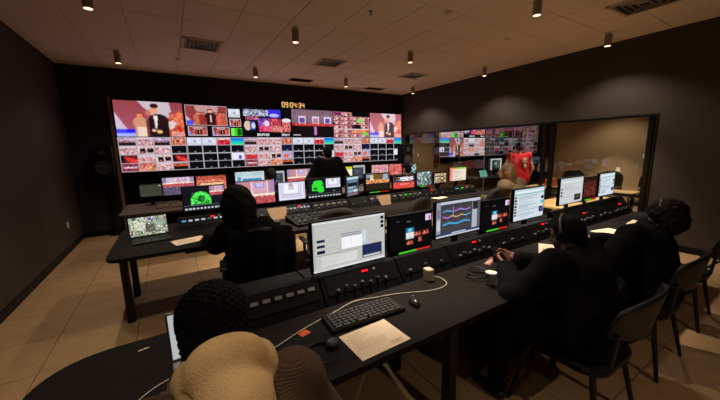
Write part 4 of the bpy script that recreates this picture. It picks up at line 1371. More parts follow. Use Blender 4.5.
# ------------------------------------------------------------------ chairs
def office_chair_proto(name, label, fabric):
    t = thing(name, label, 'chair', (0, 0, 0))
    for k in range(5):
        a = 2 * PI * k / 5 + .3
        b = B(); e = Vector((.30 * math.cos(a), .30 * math.sin(a), .075)); cyl(b, (.03 * math.cos(a), .03 * math.sin(a), .10), e, .022, .014, 8)
        o = obj('base_spoke', b, M_BLACK, t)
        b = B(); cyl(b, e + Vector((-.022 * math.sin(a), .022 * math.cos(a), -.045)), e + Vector((.022 * math.sin(a), -.022 * math.cos(a), -.045)), .030, seg=12); cyl(b, e + Vector((0, 0, -.03)), e, .008, seg=6); obj('castor', b, M_KEY, t)
    b = B(); cyl(b, (0, 0, .08), (0, 0, .40), .028, seg=12); obj('column', b, M_BLACKM, t)
    b = B(); prism(b, rounded(-.25, -.24, .25, .25, .09), .40, .48, 'z', .025); obj('seat', b, fabric, t, smooth=False)
    b = B()
    n, mrows = 12, 10
    g = {}
    for j in range(mrows + 1):
        v = j / mrows
        hw = .235 * (1 - .10 * abs(2 * v - 1) ** 3) * (1 - .30 * max(0, v - .8) / .2 * max(0, v - .8) / .2)
        for i in range(n + 1):
            u = -1 + 2 * i / n
            y = -.245 - .05 * (1 - u * u) - .06 * v + .03 * math.sin(v * PI)
            for s in (0, 1):
                g[i, j, s] = b.verts.new((u * hw, y - .045 * s, .55 + .50 * v - .03 * u * u * v))
    for j in range(mrows):
        for i in range(n):
            b.faces.new((g[i, j, 0], g[i + 1, j, 0], g[i + 1, j + 1, 0], g[i, j + 1, 0])); b.faces.new((g[i, j, 1], g[i, j + 1, 1], g[i + 1, j + 1, 1], g[i + 1, j, 1]))
    for i in range(n):
        b.faces.new((g[i, 0, 0], g[i, 0, 1], g[i + 1, 0, 1], g[i + 1, 0, 0])); b.faces.new((g[i, mrows, 0], g[i + 1, mrows, 0], g[i + 1, mrows, 1], g[i, mrows, 1]))
    for j in range(mrows):
        b.faces.new((g[0, j, 0], g[0, j + 1, 0], g[0, j + 1, 1], g[0, j, 1])); b.faces.new((g[n, j, 0], g[n, j, 1], g[n, j + 1, 1], g[n, j + 1, 0]))
    obj('backrest', b, fabric, t, smooth=True)
    b = B(); tube(b, spline([(0, -.10, .39), (0, -.28, .40), (0, -.345, .50), (0, -.35, .68)], 5), .022, 8); obj('back_support', b, M_BLACK, t, smooth=True)
    for s in (-1, 1):
        b = B(); tube(b, [(s * .20, .0, .41), (s * .30, -.02, .42), (s * .305, -.02, .64)], .016, 8); box(b, (s * .305, .0, .655), (.06, .26, .03), None, .010); obj('armrest', b, M_BLACK, t)
    return t


CG = 'office chairs of the middle and back rows'
oc = office_chair_proto('office_chair', 'black office chair carrying the long-haired person in black', M_FABRIC)
oc.location = (.62, 2.82, 0); oc.rotation_euler = (0, 0, -.12); oc['group'] = CG
ocb = office_chair_proto('office_chair', 'empty brown office chair behind the nearer black monitor', M_FABRICB)
ocb.location = (2.56, 3.14, 0); ocb.rotation_euler = (0, 0, .25); ocb['group'] = CG
for src, x, y, rz, lab in ((ocb, 1.50, 3.14, -.15, 'empty brown office chair behind the largest white monitor'),
                           (oc, 4.66, 2.84, -.05, 'black office chair carrying the person in the tan top'),
                           (oc, 3.98, 3.12, .3, 'empty black office chair left of the person in the tan top'),
                           (oc, 1.45, 5.05, 0, 'black office chair at the back desk under the small round head'),
                           (oc, 4.42, 5.05, 0, 'black office chair at the back desk under the seated dark head'),
                           (oc, .12, .62, .0, 'black office chair carrying the person in the beige hood')):
    c = copy_tree(src); c.location = (x, y, 0); c.rotation_euler = (0, 0, rz); c['label'] = lab


def shell_chair_proto(label):
    t = thing('shell_chair', label, 'chair', (0, 0, 0), 0, 'shell chairs along the front desk')
    b = B(); prism(b, rounded(-.24, -.22, .24, .24, .10), .425, .455, 'z', .01); obj('seat', b, M_BLACK, t)
    b = B()
    n, mr = 14, 6
    g = {}
    for j in range(mr + 1):
        v = j / mr
        for i in range(n + 1):
            u = -1 + 2 * i / n
            hw = .31 - .03 * (2 * v - 1) ** 2
            y = -.29 + .07 * u * u - .05 * v
            for s in (0, 1):
                g[i, j, s] = b.verts.new((u * hw, y - .014 * s, .66 + .26 * v - .05 * u * u * (1 if v > .5 else -1) * abs(2 * v - 1)))
    for j in range(mr):
        for i in range(n):
            b.faces.new((g[i, j, 0], g[i + 1, j, 0], g[i + 1, j + 1, 0], g[i, j + 1, 0])); b.faces.new((g[i, j, 1], g[i, j + 1, 1], g[i + 1, j + 1, 1], g[i + 1, j, 1]))
    for i in range(n):
        b.faces.new((g[i, 0, 0], g[i, 0, 1], g[i + 1, 0, 1], g[i + 1, 0, 0])); b.faces.new((g[i, mr, 0], g[i + 1, mr, 0], g[i + 1, mr, 1], g[i, mr, 1]))
    for j in range(mr):
        b.faces.new((g[0, j, 0], g[0, j + 1, 0], g[0, j + 1, 1], g[0, j, 1])); b.faces.new((g[n, j, 0], g[n, j, 1], g[n, j + 1, 1], g[n, j + 1, 0]))
    obj('backrest', b, M_GREYSH, t, smooth=True)
    for s in (-1, 1):
        b = B(); tube(b, [(s * .19, -.14, .43), (s * .25, -.25, .55), (s * .27, -.27, .74)], .012, 8); obj('back_post', b, M_BLACKM, t)
        b = B(); cyl(b, (s * .19, -.16, .43), (s * .26, -.24, .0), .018, .012, 8); obj('leg', b, M_BLACKM, t)
        b = B(); cyl(b, (s * .19, .18, .43), (s * .26, .26, .0), .018, .012, 8); obj('leg', b, M_BLACKM, t)
    return t


sh = shell_chair_proto('low shell chair carrying the headset wearer in black')
sh.location = (2.02, .78, 0)
for x, y, rz, lab in ((3.0, .80, .0, 'low shell chair carrying the curly-haired person'), (4.04, .82, .05, 'empty low shell chair at the right edge of the picture')):
    c = copy_tree(sh); c.location = (x, y, 0); c.rotation_euler = (0, 0, rz); c['label'] = lab

# ------------------------------------------------------------------ furniture next door
tb = thing('wooden_table', 'light wooden table next door behind the framed glass panel', 'table', (0, 0, 0))
b = B(); prism(b, rounded(6.82, 2.15, 7.62, 4.0, .04), .715, .74, 'z', .004); obj('tabletop', b, M_WOOD, tb)
for x in (6.9, 7.54):
    for y in (2.25, 3.9):
        b = B(); box2(b, (x - .025, y - .025, 0), (x + .025, y + .025, .714)); obj('leg', b, M_BLACKM, tb)
tb2 = thing('wooden_table', 'light wooden side table behind the right end of the front console', 'table', (0, 0, 0))
b = B(); prism(b, rounded(4.78, 2.14, 6.40, 2.74, .03), .715, .74, 'z', .004); obj('tabletop', b, M_WOOD, tb2)
for x in (4.86, 6.32):
    for y in (2.21, 2.67):
        b = B(); box2(b, (x - .02, y - .02, 0), (x + .02, y + .02, .714)); obj('leg', b, M_BLACKM, tb2)
for x, y, s, lab in ((7.25, 3.62, .16, 'orange-brown wooden box on the table next door'),):
    bx_ = thing('wooden_box', lab, 'box', (x, y, .74))
    b = B(); box2(b, (-.10, -.08, 0), (.10, .08, .15), .004); obj('case', b, mat('orange_wood', (186, 104, 50), .5), bx_)
    b = B(); box2(b, (-.102, -.082, .15), (.102, .082, .165), .003); obj('lid', b, mat('orange_wood', (186, 104, 50), .5), bx_)
for x, y, lab in ((8.15, 3.70, 'brown chair back left of the white document monitor, next door'), (8.15, 2.95, 'brown chair back above the dark red screen, next door'), (8.15, 2.20, 'brown chair back beside the rightmost monitor, next door')):
    c = copy_tree(ocb); c.location = (x, y, 0); c.rotation_euler = (0, 0, PI / 2); c['label'] = lab; c['group'] = 'chairs next door'
d4 = thing('control_desk', 'dark desk with monitors in the neighbouring room', 'desk', (0, 0, 0))
b = B(); prism(b, rounded(7.5, 5.5, 11.0, 6.3, .05), DZ - .03, DZ, 'z', .005); obj('tabletop', b, M_DESK, d4)
for x in (7.6, 10.9):
    for y in (5.6, 6.2):
        b = B(); leg(b, x, y, .05); obj('leg', b, M_BLACKM, d4)
blank = Cv(20, 14, (16, 18, 20))
GN = 'monitors next door'
monitor(7.75, 8.2, .95, 1.25, 6.0, blank, 'dark blank monitor next door, left of the white edged one', GN, DZ)
cv = Cv(30, 24, (30, 34, 36)); cv.rect(0, 0, 1, .12, (190, 196, 190)); cv.rect(0, 0, .14, 1, (190, 196, 190)); cv.rect(.86, 0, 1, 1, (190, 196, 190)); cv.rect(.3, .3, .6, .6, (90, 130, 140))
monitor(8.4, 8.95, .92, 1.27, 6.0, cv, 'white edged monitor next door below the display wall', GN, DZ)
monitor(9.5, 10.2, .95, 1.30, 6.0, blank, 'dark blank monitor next door, behind the person in red', GN, DZ)
laptop(7.85, 5.80, DZ, 0, .34, .24, Cv(20, 14, (96, 170, 150)), 'open laptop with a teal screen in the neighbouring room')


# ------------------------------------------------------------------ people (smooth-blended volumes meshed into one surface)
import openvdb


def sdf_mesh(prims, vox=.012, k=.03, wr=0.0, wf=30.0, sub=None, seed=0, name='body', curl=0.0, cf=90.0, cut=None, ksub=0.0):
    pts = []
    for p in prims:
        if p[0] == 'c':
            r = max(p[3], p[4]); pts += [np.array(p[1]) - r, np.array(p[1]) + r, np.array(p[2]) - r, np.array(p[2]) + r]
        else:
            r = max(p[2]); pts += [np.array(p[1]) - r, np.array(p[1]) + r]
    lo = np.min(pts, 0) - .03; hi = np.max(pts, 0) + .03
    n = np.ceil((hi - lo) / vox).astype(int) + 1
    ax = [lo[i] + vox * np.arange(n[i]) for i in range(3)]
    X, Y, Z = np.meshgrid(*ax, indexing='ij')
    X = X.astype(np.float32); Y = Y.astype(np.float32); Z = Z.astype(np.float32)

    def one(p):
        if p[0] == 'c':
            a, b_ = np.array(p[1], np.float32), np.array(p[2], np.float32)
            ba = b_ - a; L = float(ba @ ba) + 1e-9
            t = np.clip(((X - a[0]) * ba[0] + (Y - a[1]) * ba[1] + (Z - a[2]) * ba[2]) / L, 0, 1)
            return np.sqrt((X - a[0] - t * ba[0]) ** 2 + (Y - a[1] - t * ba[1]) ** 2 + (Z - a[2] - t * ba[2]) ** 2) - (p[3] + (p[4] - p[3]) * t)
        c, r = p[1], p[2]
        dx, dy, dz = X - c[0], Y - c[1], Z - c[2]
        if len(p) > 3 and p[3] is not None:
            R_ = np.array(p[3].transposed())
            dx, dy, dz = [R_[i][0] * dx + R_[i][1] * dy + R_[i][2] * dz for i in range(3)]
        k0 = np.sqrt((dx / r[0]) ** 2 + (dy / r[1]) ** 2 + (dz / r[2]) ** 2) + 1e-6
        k1 = np.sqrt((dx / r[0] ** 2) ** 2 + (dy / r[1] ** 2) ** 2 + (dz / r[2] ** 2) ** 2) + 1e-6
        return k0 * (k0 - 1) / k1
    d = None
    for p in prims:
        q = one(p)
        if d is None:
            d = q
        else:
            h = np.maximum(k - np.abs(d - q), 0) / k
            d = np.minimum(d, q) - h * h * k * .25
    if sub:
        for p in sub:
            q = -one(p)
            h = np.maximum(ksub - np.abs(d - q), 0) / ksub if ksub else 0
            d = np.maximum(d, q) + h * h * ksub * .25
    if cut is not None:               # keep the half space n.x <= c
        nn, cc = cut
        d = np.maximum(d, nn[0] * X + nn[1] * Y + nn[2] * Z - cc)
    if wr:
        d = d + wr * (np.sin(wf * (X + .6 * Z) + 2.1 * np.sin(wf * .4 * Y + seed)) * np.sin(wf * .8 * (Z - .5 * Y) + seed) + .5 * np.sin(wf * 1.7 * (Y + .3 * X) + seed * 2))
    if curl:
        d = d + curl * (np.sin(cf * X + seed) * np.sin(cf * Y + 1.3) * np.sin(cf * Z + .7) + .6 * np.sin(cf * 1.9 * X + 2 + seed) * np.sin(cf * 2.1 * Y) * np.sin(cf * 1.8 * Z + 1))
    g = openvdb.FloatGrid(background=.5)
    g.copyFromArray(np.ascontiguousarray(d.astype(np.float32)))
    v, tr, qd = g.convertToPolygons(isovalue=0.0, adaptivity=0.0)
    v = v * vox + lo
    return v, np.asarray(qd)


def mesh_from(parts, name):
    vs, fs, o = [], [], 0
    for v, q in parts:
        vs.append(v); fs.append(q + o); o += len(v)
    v = np.concatenate(vs); f = np.concatenate(fs)[:, ::-1]
    me = bpy.data.meshes.new(name)
    me.vertices.add(len(v)); me.vertices.foreach_set('co', v.astype(np.float32).ravel())
    me.loops.add(f.size); me.loops.foreach_set('vertex_index', f.ravel().astype(np.int32))
    me.polygons.add(len(f)); me.polygons.foreach_set('loop_start', np.arange(0, f.size, 4, dtype=np.int32)); me.polygons.foreach_set('loop_total', np.full(len(f), 4, np.int32))
    me.update(calc_edges=True)
    me.validate()
    return me


def vadd(a, b_):
    return tuple(a[i] + b_[i] for i in range(3))


def hand_prims(wrist, direction, palm_n, side, curl=.5, s=1.0):
    """palm and five bent fingers; direction: towards fingertips, palm_n: way the palm faces, side: +1 thumb towards direction x palm_n"""
    f = Vector(direction).normalized(); nrm = Vector(palm_n); nrm = (nrm - f * nrm.dot(f)).normalized(); a = f.cross(nrm) * side
    w = Vector(wrist)
    P = []
    for k in range(4):
        off = (k - 1.5) * .020 * s
        base = w + f * .085 * s + a * -off
        P.append(('c', tuple(w + f * .02 * s + a * -off * .6), tuple(base), .014 * s, .0125 * s))
        L = (.040, .046, .043, .033)[k] * s
        p0 = base
        ang = curl * .6
        for j, l in enumerate((L, L * .62, L * .5)):
            d = (f * math.cos(ang) + nrm * math.sin(ang))
            p1 = p0 + d * l
            P.append(('c', tuple(p0), tuple(p1), (.0095 - .0008 * j) * s, (.009 - .0009 * j) * s))
            p0 = p1; ang += curl * .7
    t0 = w + f * .025 * s + a * .022 * s
    t1 = t0 + (f * .6 + a * .7 + nrm * .25).normalized() * .042 * s
    t2 = t1 + (f * .85 + a * .15 + nrm * .4).normalized() * .034 * s
    P += [('c', tuple(t0), tuple(t1), .014 * s, .0105 * s), ('c', tuple(t1), tuple(t2), .0105 * s, .0085 * s)]
    P.append(('c', tuple(w - f * .03 * s), tuple(w + f * .03 * s), .024 * s, .022 * s))
    return P


def person(label, loc, rz, skin, topm, botm, hairm, hair, pelvis=(0, 0, .52), chest=(0, .04, .86), head=(0, .08, 1.14), hyaw=0, hpitch=0, shw=.185,
           arms=None, legs=None, infl=.018, build=1.0, vox=.013, sleeves=True, hands=(1, 1), hand_dirs=None, hem=0.0, curl=.5, topname='jacket', wr=.003, group=None, shoes=True, shoulder_z=.13, hs=1.0):
    t = thing('person', label, 'person', loc, rz, group)
    P, C, Hd = Vector(pelvis), Vector(chest), Vector(head)
    spine = (C - P).normalized()
    nk = C + (Hd - C) * .45 + Vector((0, -.015, 0))
    HR = Euler((math.radians(hpitch), 0, math.radians(hyaw)), 'ZXY').to_matrix() if False else (Matrix.Rotation(math.radians(hyaw), 3, 'Z') @ Matrix.Rotation(math.radians(hpitch), 3, 'X'))

    def H(x, y, z):
        return tuple(Hd + HR @ Vector((x, y, z)))
    sh = [C + Vector((s * shw, 0, 0)) + spine * (shoulder_z - .0) for s in (-1, 1)]
    arms = arms or [((-.26, .12, .78), (-.16, .36, .77)), ((.26, .12, .78), (.16, .36, .77))]
    legs = legs or [((-.12, .42, .52), (-.12, .44, .08)), ((.12, .42, .52), (.12, .44, .08))]
    hips = [P + Vector((s * .09, 0, 0)) for s in (-1, 1)]
    bl = build
    torso = []
    for s in (-1, 1):
        torso.append(('c', tuple(P + Vector((s * .065, 0, .0))), tuple(C + Vector((s * .075, 0, 0))), .115 * bl, .115 * bl))
        torso.append(('c', tuple(C + spine * .05 + Vector((s * .04, 0, 0))), tuple(sh[0 if s < 0 else 1]), .095 * bl, .062 * bl))
    armp = []
    for i in (0, 1):
        e, w = arms[i]
        armp.append(('c', tuple(sh[i]), e, .056 * bl, .043 * bl)); armp.append(('c', e, w, .042 * bl, .029 * bl))
    legp = [('c', tuple(hips[0]), tuple(hips[1]), .115 * bl, .115 * bl)]
    for i in (0, 1):
        kn, an = legs[i]
        legp.append(('c', tuple(hips[i]), kn, .088 * bl, .060 * bl)); legp.append(('c', kn, an, .058 * bl, .036 * bl))
        legp.append(('c', an, vadd(an, (0, .02, -.03)), .036, .03))
    feet = [[('c', vadd(legs[i][1], (0, -.03, -.045)), vadd(legs[i][1], (0, .15, -.048)), .034, .028), ('c', vadd(legs[i][1], (0, 0, -.03)), vadd(legs[i][1], (0, .06, -.04)), .04, .036)] for i in (0, 1)]
    neck = [('c', tuple(nk - (Hd - C) * .2), H(0, -.01, -.05), .058, .054)]
    hp = [('e', H(0, -.012, .025), (.076, .096, .098), HR), ('e', H(0, .022, -.045), (.058, .066, .078), HR), ('e', H(0, .058, -.098), (.026, .022, .022), HR),
          ('c', H(0, .084, .012), H(0, .104, -.028), .010, .014), ('e', H(0, .072, .024), (.052, .020, .013), HR), ('e', H(0, .080, -.060), (.024, .014, .008), HR), ('e', H(0, .079, -.074), (.022, .014, .008), HR)]
    for s in (-1, 1):
        hp += [('e', H(s * .078, -.008, -.012), (.012, .024, .033), HR), ('e', H(s * .036, .058, -.032), (.022, .022, .024), HR)]
    parts = [sdf_mesh(torso + armp + legp + neck + hp, vox, .02, sub=[('e', H(s * .032, .092, .004), (.016, .012, .011), HR) for s in (-1, 1)])]
    for i in (0, 1):
        if hands[i]:
            e, w = Vector(arms[i][0]), Vector(arms[i][1])
            dr, pn = ((w - e), (0, 0, -1)) if not hand_dirs else hand_dirs[i]
            parts.append(sdf_mesh(hand_prims(w, dr, pn, (-1 if i == 0 else 1) * -1, curl), .0055, .008))
    me = mesh_from(parts, 'body')
    obj('body', me, skin, t, smooth=True)
    for s in (-1, 1):
        b = B(); bmesh.ops.create_uvsphere(b, u_segments=12, v_segments=8, radius=.0115); obj('eye', b, mat('eye_dark', (40, 32, 28), .2), t, H(s * .032, .078, .004), smooth=True)
    # clothes
    f = infl

    def fat(ps, q):
        return [('c', p[1], p[2], p[3] + q, p[4] + q) if p[0] == 'c' else ('e', p[1], tuple(r + q for r in p[2]), p[3]) for p in ps]
    top_p = fat(torso, f)
    if sleeves:
        a2 = []
        for i in (0, 1):
            e, w = Vector(arms[i][0]), Vector(arms[i][1]); w2 = e + (w - e) * .92
            a2 += [('c', tuple(sh[i]), tuple(e), .056 * bl + f, .045 * bl + f), ('c', tuple(e), tuple(w2), .045 * bl + f, .032 * bl + f * .7)]
        top_p += a2
    else:
        top_p += fat([('c', tuple(sh[i]), tuple(sh[i] + Vector((0, 0, -.02))), .055 * bl, .05 * bl) for i in (0, 1)], f)
    if hem:
        top_p += [('c', tuple(P + Vector((s * .08, -.01, -hem))), tuple(P + Vector((s * .07, 0, .08))), .13 * bl + f, .12 * bl + f) for s in (-1, 1)]
    top_p += [('c', tuple(nk - (Hd - C) * .16), tuple(nk - (Hd - C) * .04), .068 + f * .4, .062 + f * .3)]
    obj(topname, mesh_from([sdf_mesh(top_p, vox, .035, wr=wr, seed=len(label))], topname), topm, t, smooth=True)
    obj('trousers', mesh_from([sdf_mesh(fat(legp, .012), vox, .03, wr=.002, seed=3)], 'trousers'), botm, t, smooth=True)
    if shoes:
        for i in (0, 1):
            obj('shoe', mesh_from([sdf_mesh(fat(feet[i], .006), .01, .02)], 'shoe'), mat('black_shoe', (22, 20, 20), .5), t, smooth=True)
    # hair
    if hair == 'short':
        q = [('e', H(0, -.020, .034), (.085, .100, .102), HR), ('e', H(0, -.055, -.02), (.076, .06, .07), HR)]
        sub = [('e', H(0, .085, -.055), (.080, .085, .092), HR)]
        obj('hair', mesh_from([sdf_mesh(q, .008, .02, sub=sub, curl=.0022, cf=160)], 'hair'), hairm, t, smooth=True)
    elif hair == 'afro':
        q = [('e', H(0, -.025, .035), (.108, .118, .112), HR), ('e', H(0, -.06, -.035), (.098, .08, .085), HR)]
        sub = [('e', H(0, .11, -.05), (.085, .085, .10), HR)]
        obj('hair', mesh_from([sdf_mesh(q, .0045, .02, sub=sub, curl=.0065, cf=210)], 'hair'), hairm, t, smooth=True)
    elif hair == 'curly':
        q = [('e', H(0, -.02, .035), (.118, .128, .115), HR), ('e', H(-.06, -.05, -.05), (.075, .08, .09), HR), ('e', H(.06, -.05, -.05), (.075, .08, .09), HR)]
        sub = [('e', H(0, .11, -.05), (.080, .085, .10), HR)]
        obj('hair', mesh_from([sdf_mesh(q, .0055, .03, sub=sub, curl=.008, cf=85)], 'hair'), hairm, t, smooth=True)
    elif hair == 'long':
        q = [('e', H(0, -.022, .028), (.104 * hs, .114 * hs, .110), HR), ('e', H(0, -.050, -.05), (.128 * hs, .095 * hs, .125), HR), ('c', H(-.07 * hs, -.05, -.05), H(-.092 * hs, -.075, -.22), .055 * hs, .045), ('c', H(.07 * hs, -.05, -.05), H(.092 * hs, -.075, -.22), .055 * hs, .045), ('c', H(0, -.09, -.05), H(0, -.11, -.25), .07 * hs, .055)]
        sub = [('e', H(0, .10, -.06), (.078, .085, .13), HR)]
        obj('hair', mesh_from([sdf_mesh(q, .008, .04, sub=sub, wr=.003, wf=55, curl=.003, cf=110)], 'hair'), hairm, t, smooth=True)
    return t, H, HR


def headset_on(H, HR, label, base):
    t = thing('headset', label, 'headset', base.location, base.rotation_euler[2])
    b = B(); tube(b, [H(.104 * math.cos(a), -.005, .02 + .125 * math.sin(a)) for a in [PI * k / 14 for k in range(15)]], .009, 8); obj('headband', b, mat('headset_sheen', (92, 86, 82), .3), t, smooth=True)
    for s in (-1, 1):
        b = B(); cyl(b, H(s * .085, -.005, .0), H(s * .118, -.005, .0), .042, .036, 16); obj('ear_cup', b, M_BLACK, t)
    b = B(); tube(b, spline([H(-.115, .0, -.02), H(-.105, .06, -.07), H(-.06, .115, -.085)], 6), .004, 6); obj('microphone_boom', b, M_BLACK, t, smooth=True)


SK_D = mat('skin_deep', (104, 62, 46), .5, var=.06, scale=20)
SK_M = mat('skin_mid', (190, 132, 100), .5, var=.05, scale=20)
SK_L = mat('skin_light', (206, 156, 122), .5, var=.05, scale=20)
HAIR_K = mat('hair_black', (7, 5, 5), .8, var=.3, scale=60, spec=.15)
HAIR_B = mat('hair_brown', (22, 15, 10), .7, var=.5, scale=50, bump=.6, bscale=90, spec=.15)
HAIR_Y = mat('hair_blonde', (104, 72, 38), .55, var=.75, scale=50, bump=.6, bscale=90)
CL_BLACK = mat('black_cloth', (8, 7, 7), .95, var=.2, scale=20, bump=.15, bscale=120, spec=.1)
CL_DARK = mat('charcoal_cloth', (18, 17, 18), .9, var=.2, scale=20, bump=.15, bscale=120)
CL_TAN = mat('tan_cloth', (104, 84, 58), .85, var=.12, scale=14, bump=.15, bscale=120)
CL_RED = mat('red_vest_cloth', (214, 16, 26), .8, var=.10, scale=14, bump=.15, bscale=90)
CL_JEAN = mat('dark_jeans', (40, 46, 56), .85, var=.15, scale=20)
CL_HOOD = mat('beige_fleece', (224, 184, 126), .95, var=.08, scale=18, bump=.4, bscale=160)


def knit():
    m = mat('brown_rib_knit', (80, 56, 36), .95, var=.12, scale=26)
    nt = m.node_tree
    bs = nt.nodes['Principled BSDF']
    tc = nt.nodes.new('ShaderNodeTexCoord'); w = nt.nodes.new('ShaderNodeTexWave'); bp = nt.nodes.new('ShaderNodeBump')
    w.bands_direction = 'Z'; w.inputs['Scale'].default_value = 48; w.inputs['Distortion'].default_value = 2.0; w.inputs['Detail'].default_value = 2
    bp.inputs['Strength'].default_value = .28; bp.inputs['Distance'].default_value = .012
    nt.links.new(tc.outputs['Object'], w.inputs['Vector']); nt.links.new(w.outputs['Fac'], bp.inputs['Height']); nt.links.new(bp.outputs['Normal'], bs.inputs['Normal'])
    return m


CL_KNIT = knit()
for hm in (HAIR_Y, HAIR_B):          # strands: stretch the colour noise along the fall of the hair
    nt = hm.node_tree
    tcn = [n for n in nt.nodes if n.type == 'TEX_COORD'][0]
    mp = nt.nodes.new('ShaderNodeMapping')
    mp.inputs['Scale'].default_value = (1.0, 1.0, .10)
    nt.links.new(tcn.outputs['Object'], mp.inputs['Vector'])
    for n in [n for n in nt.nodes if n.type == 'TEX_NOISE']:
        n.inputs['Scale'].default_value = 130
        nt.links.new(mp.outputs['Vector'], n.inputs['Vector'])

# foreground person: back view, beige hood over a brown knit jacket, leaning over the desk
p1, H1, R1 = person('person from behind with black curly hair, beige hood and brown knit jacket', (.14, .58, 0), 0, SK_D, CL_KNIT, CL_DARK, HAIR_K, 'afro',
                    pelvis=(0, .04, .53), chest=(-.045, .22, .815), head=(-.070, .44, 1.098), hpitch=-22, shw=.195, infl=.030, build=1.0, wr=.004,
                    arms=[((-.33, .30, .69), (-.20, .60, .79)), ((.26, .28, .67), (.13, .58, .79))], hands=(1, 1), hand_dirs=[((.1, 1, -.1), (0, 0, -1)), ((-.1, 1, -.1), (0, 0, -1))])
q = [('e', (-.055, .265, 1.075), (.110, .070, .085), None), ('c', (-.14, .33, 1.02), (-.06, .205, .99), .05, .075), ('c', (.03, .34, 1.02), (-.04, .205, .99), .048, .075),
     ('c', (-.155, .40, .99), (-.135, .30, 1.01), .038, .05), ('c', (.045, .40, .99), (.03, .30, 1.01), .038, .048), ('c', (-.05, .20, 1.0), (-.03, .13, .86), .085, .06)]
obj('hood', mesh_from([sdf_mesh(q, .008, .045, wr=.007, wf=17, seed=4, ksub=.018, sub=[('e', (-.070, .45, 1.10), (.105, .125, .12), None), ('c', (-.17, .25, 1.03), (-.06, .118, .985), .010, .012), ('c', (-.06, .118, .985), (.06, .20, .935), .012, .010), ('c', (.0, .185, 1.10), (.075, .235, 1.02), .008, .011), ('c', (-.10, .10, .92), (.02, .085, .90), .010, .010)])], 'hood'), CL_HOOD, p1, smooth=True)

# long-haired person in black at the middle desk
p2, H2, R2 = person('person in black with long black hair, seen from behind at the middle desk', (.60, 2.92, 0), .10, SK_M, CL_BLACK, CL_BLACK, HAIR_K, 'long',
                    pelvis=(0, -.02, .52), chest=(-.03, .02, .80), head=(-.10, .07, 1.215), hs=1.2, shw=.17, infl=.035, build=1.02,
                    arms=[((-.30, .14, .80), (-.30, .46, .79)), ((.28, .16, .80), (.18, .44, .79))], hands=(1, 1))
b = B()
# jacket draped over the backrest of that chair
n, mr = 16, 10
g = {}
for j in range(mr + 1):
    v = j / mr
    for i in range(n + 1):
        u = -1 + 2 * i / n
        y = -.335 - .06 * math.sin(min(v * 3, 1) * PI / 2) - .02 * (1 - u * u) + .012 * math.sin(u * 11 + v * 3)
        g[i, j] = b.verts.new((u * (.24 + .05 * v), y, 1.06 - .03 * u * u - .62 * v))
for j in range(mr):
    for i in range(n):
        b.faces.new((g[i, j], g[i + 1, j], g[i + 1, j + 1], g[i, j + 1]))
bmesh.ops.solidify(b, geom=b.faces[:], thickness=.018)
o = obj('draped_jacket', b, CL_BLACK, loc=(.62, 2.80, 0), rot=(0, 0, -.12), smooth=True); tag(o, 'black jacket hung over the chair of the long-haired person', 'jacket')

# standing person in black in front of the video wall
p3, H3, R3 = person('person in black standing with back turned before the video wall', (2.52, 5.22, 0), -.1, SK_M, CL_BLACK, CL_BLACK, HAIR_K, 'short',
                    pelvis=(0, 0, .92), chest=(0, .0, 1.28), head=(0, .03, 1.585), infl=.04, build=1.02, hem=.06, shw=.175,
                    arms=[((-.36, .02, 1.10), (-.26, .16, .92)), ((.36, .02, 1.10), (.26, .16, .92))], legs=[((-.11, .03, .50), (-.12, 0, .08)), ((.11, .03, .50), (.12, 0, .08))])

# two seated people at the back desk
person('person with short dark hair seated at the back desk behind the pale drawing monitor', (1.45, 5.15, 0), 0, SK_M, CL_BLACK, CL_BLACK, HAIR_K, 'short', head=(0, .08, 1.225), chest=(0, .04, .90))
person('person with short dark hair seated at the back desk by the loudspeaker', (4.42, 5.15, 0), 0, SK_M, CL_BLACK, CL_BLACK, HAIR_K, 'short', head=(0, .08, 1.20), chest=(0, .04, .88), hpitch=-8)

# seated person in tan at the right end of the middle desk
person('blonde person in a tan top seated at the right end of the middle desk', (4.68, 2.88, 0), .1, SK_L, CL_TAN, CL_DARK, HAIR_Y, 'long', pelvis=(0, -.02, .52), chest=(-.03, .02, .90), head=(-.15, .08, 1.25), hs=.92, shw=.22, infl=.035, build=1.16,
       hyaw=25, arms=[((-.22, .18, .78), (-.20, .46, .79)), ((.33, .06, .76), (.22, .34, .76))])

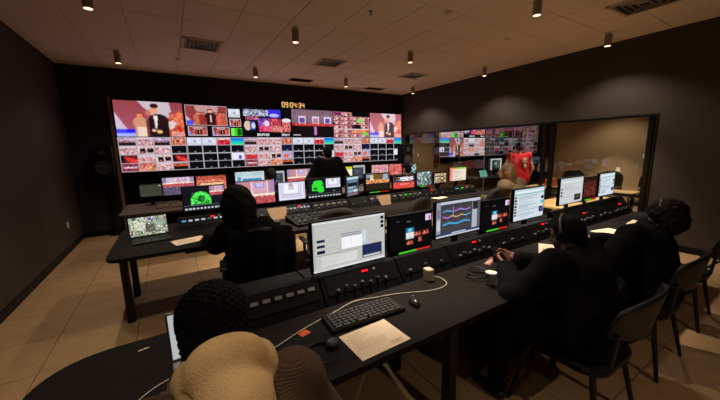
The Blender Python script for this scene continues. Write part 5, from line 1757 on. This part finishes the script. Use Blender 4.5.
# person in the red vest next door
p6, H6, R6 = person('person in a red sleeveless vest standing beyond the glass', (7.12, 4.32, 0), -.75, SK_L, CL_RED, CL_DARK, HAIR_K, 'short', pelvis=(0, 0, .92), chest=(0, 0, 1.27), head=(0, .05, 1.60), hpitch=-8, infl=.03, build=1.08, hem=.05, sleeves=False, topname='vest',
                    arms=[((-.31, .02, 1.12), (-.27, .12, .90)), ((.31, .02, 1.12), (.27, .12, .90))], legs=[((-.11, .03, .50), (-.12, 0, .08)), ((.11, .03, .50), (.12, 0, .08))])
q = [('e', (.07, -.17, 1.30), (.05, .012, .07), None), ('e', (.09, -.17, 1.17), (.035, .012, .05), None)]
obj('back_print', mesh_from([sdf_mesh(q, .006, .01)], 'back_print'), M_WHITE, p6, smooth=True)

# headset wearer in black at the front desk, looking at the phone
p7, H7, R7 = person('person in black with a headset seated at the front desk holding a phone', (2.05, .74, 0), 0, SK_D, CL_BLACK, CL_BLACK, HAIR_K, 'short', pelvis=(0, 0, .52), chest=(.10, .13, .79), head=(.24, .27, 1.035), hpitch=-16, hyaw=8, shw=.20, infl=.04, build=1.12, vox=.010, wr=.004,
                    arms=[((-.32, .28, .72), (-.08, .50, .80)), ((.40, .26, .74), (.10, .54, .81))], hand_dirs=[((.35, 1, .25), (.9, -.2, .3)), ((-.35, 1, .2), (-.9, -.2, .3))], curl=.9,
                    legs=[((-.36, .34, .54), (-.34, .36, .08)), ((.20, .46, .52), (.22, .48, .08))])
headset_on(H7, R7, 'headset worn by the phone-holding person at the front desk', p7)
sp = thing('smartphone', 'dark smartphone in the hands of the headset wearer', 'phone', (2.06, 1.35, .80), 0)
b = B(); box(b, (0, 0, .035), (.072, .008, .145), (-.9, 0, 0), .003); obj('body', b, M_BLACK, sp)
b = B(); box(b, (0, -.0028, .0385), (.064, .0012, .13), (-.9, 0, 0)); obj('screen', b, mat('phone_glass', (14, 14, 16), .15), sp)

# curly-haired person further right
p8, H8, R8 = person('person in black with curly brown hair leaning over the right of the front desk', (3.06, .74, 0), 0, SK_M, CL_BLACK, CL_JEAN, HAIR_B, 'curly', pelvis=(0, 0, .52), chest=(.16, .10, .80), head=(.36, .055, 1.05), hpitch=-14, shw=.20, infl=.045, build=1.12, wr=.004,
                    arms=[((-.36, .20, .72), (-.22, .44, .79)), ((.36, .24, .74), (.22, .48, .79))], legs=[((-.26, .40, .53), (-.24, .42, .08)), ((.22, .44, .52), (.22, .46, .08))])
headset_on(H8, R8, 'thin headset over the curly brown hair', p8)
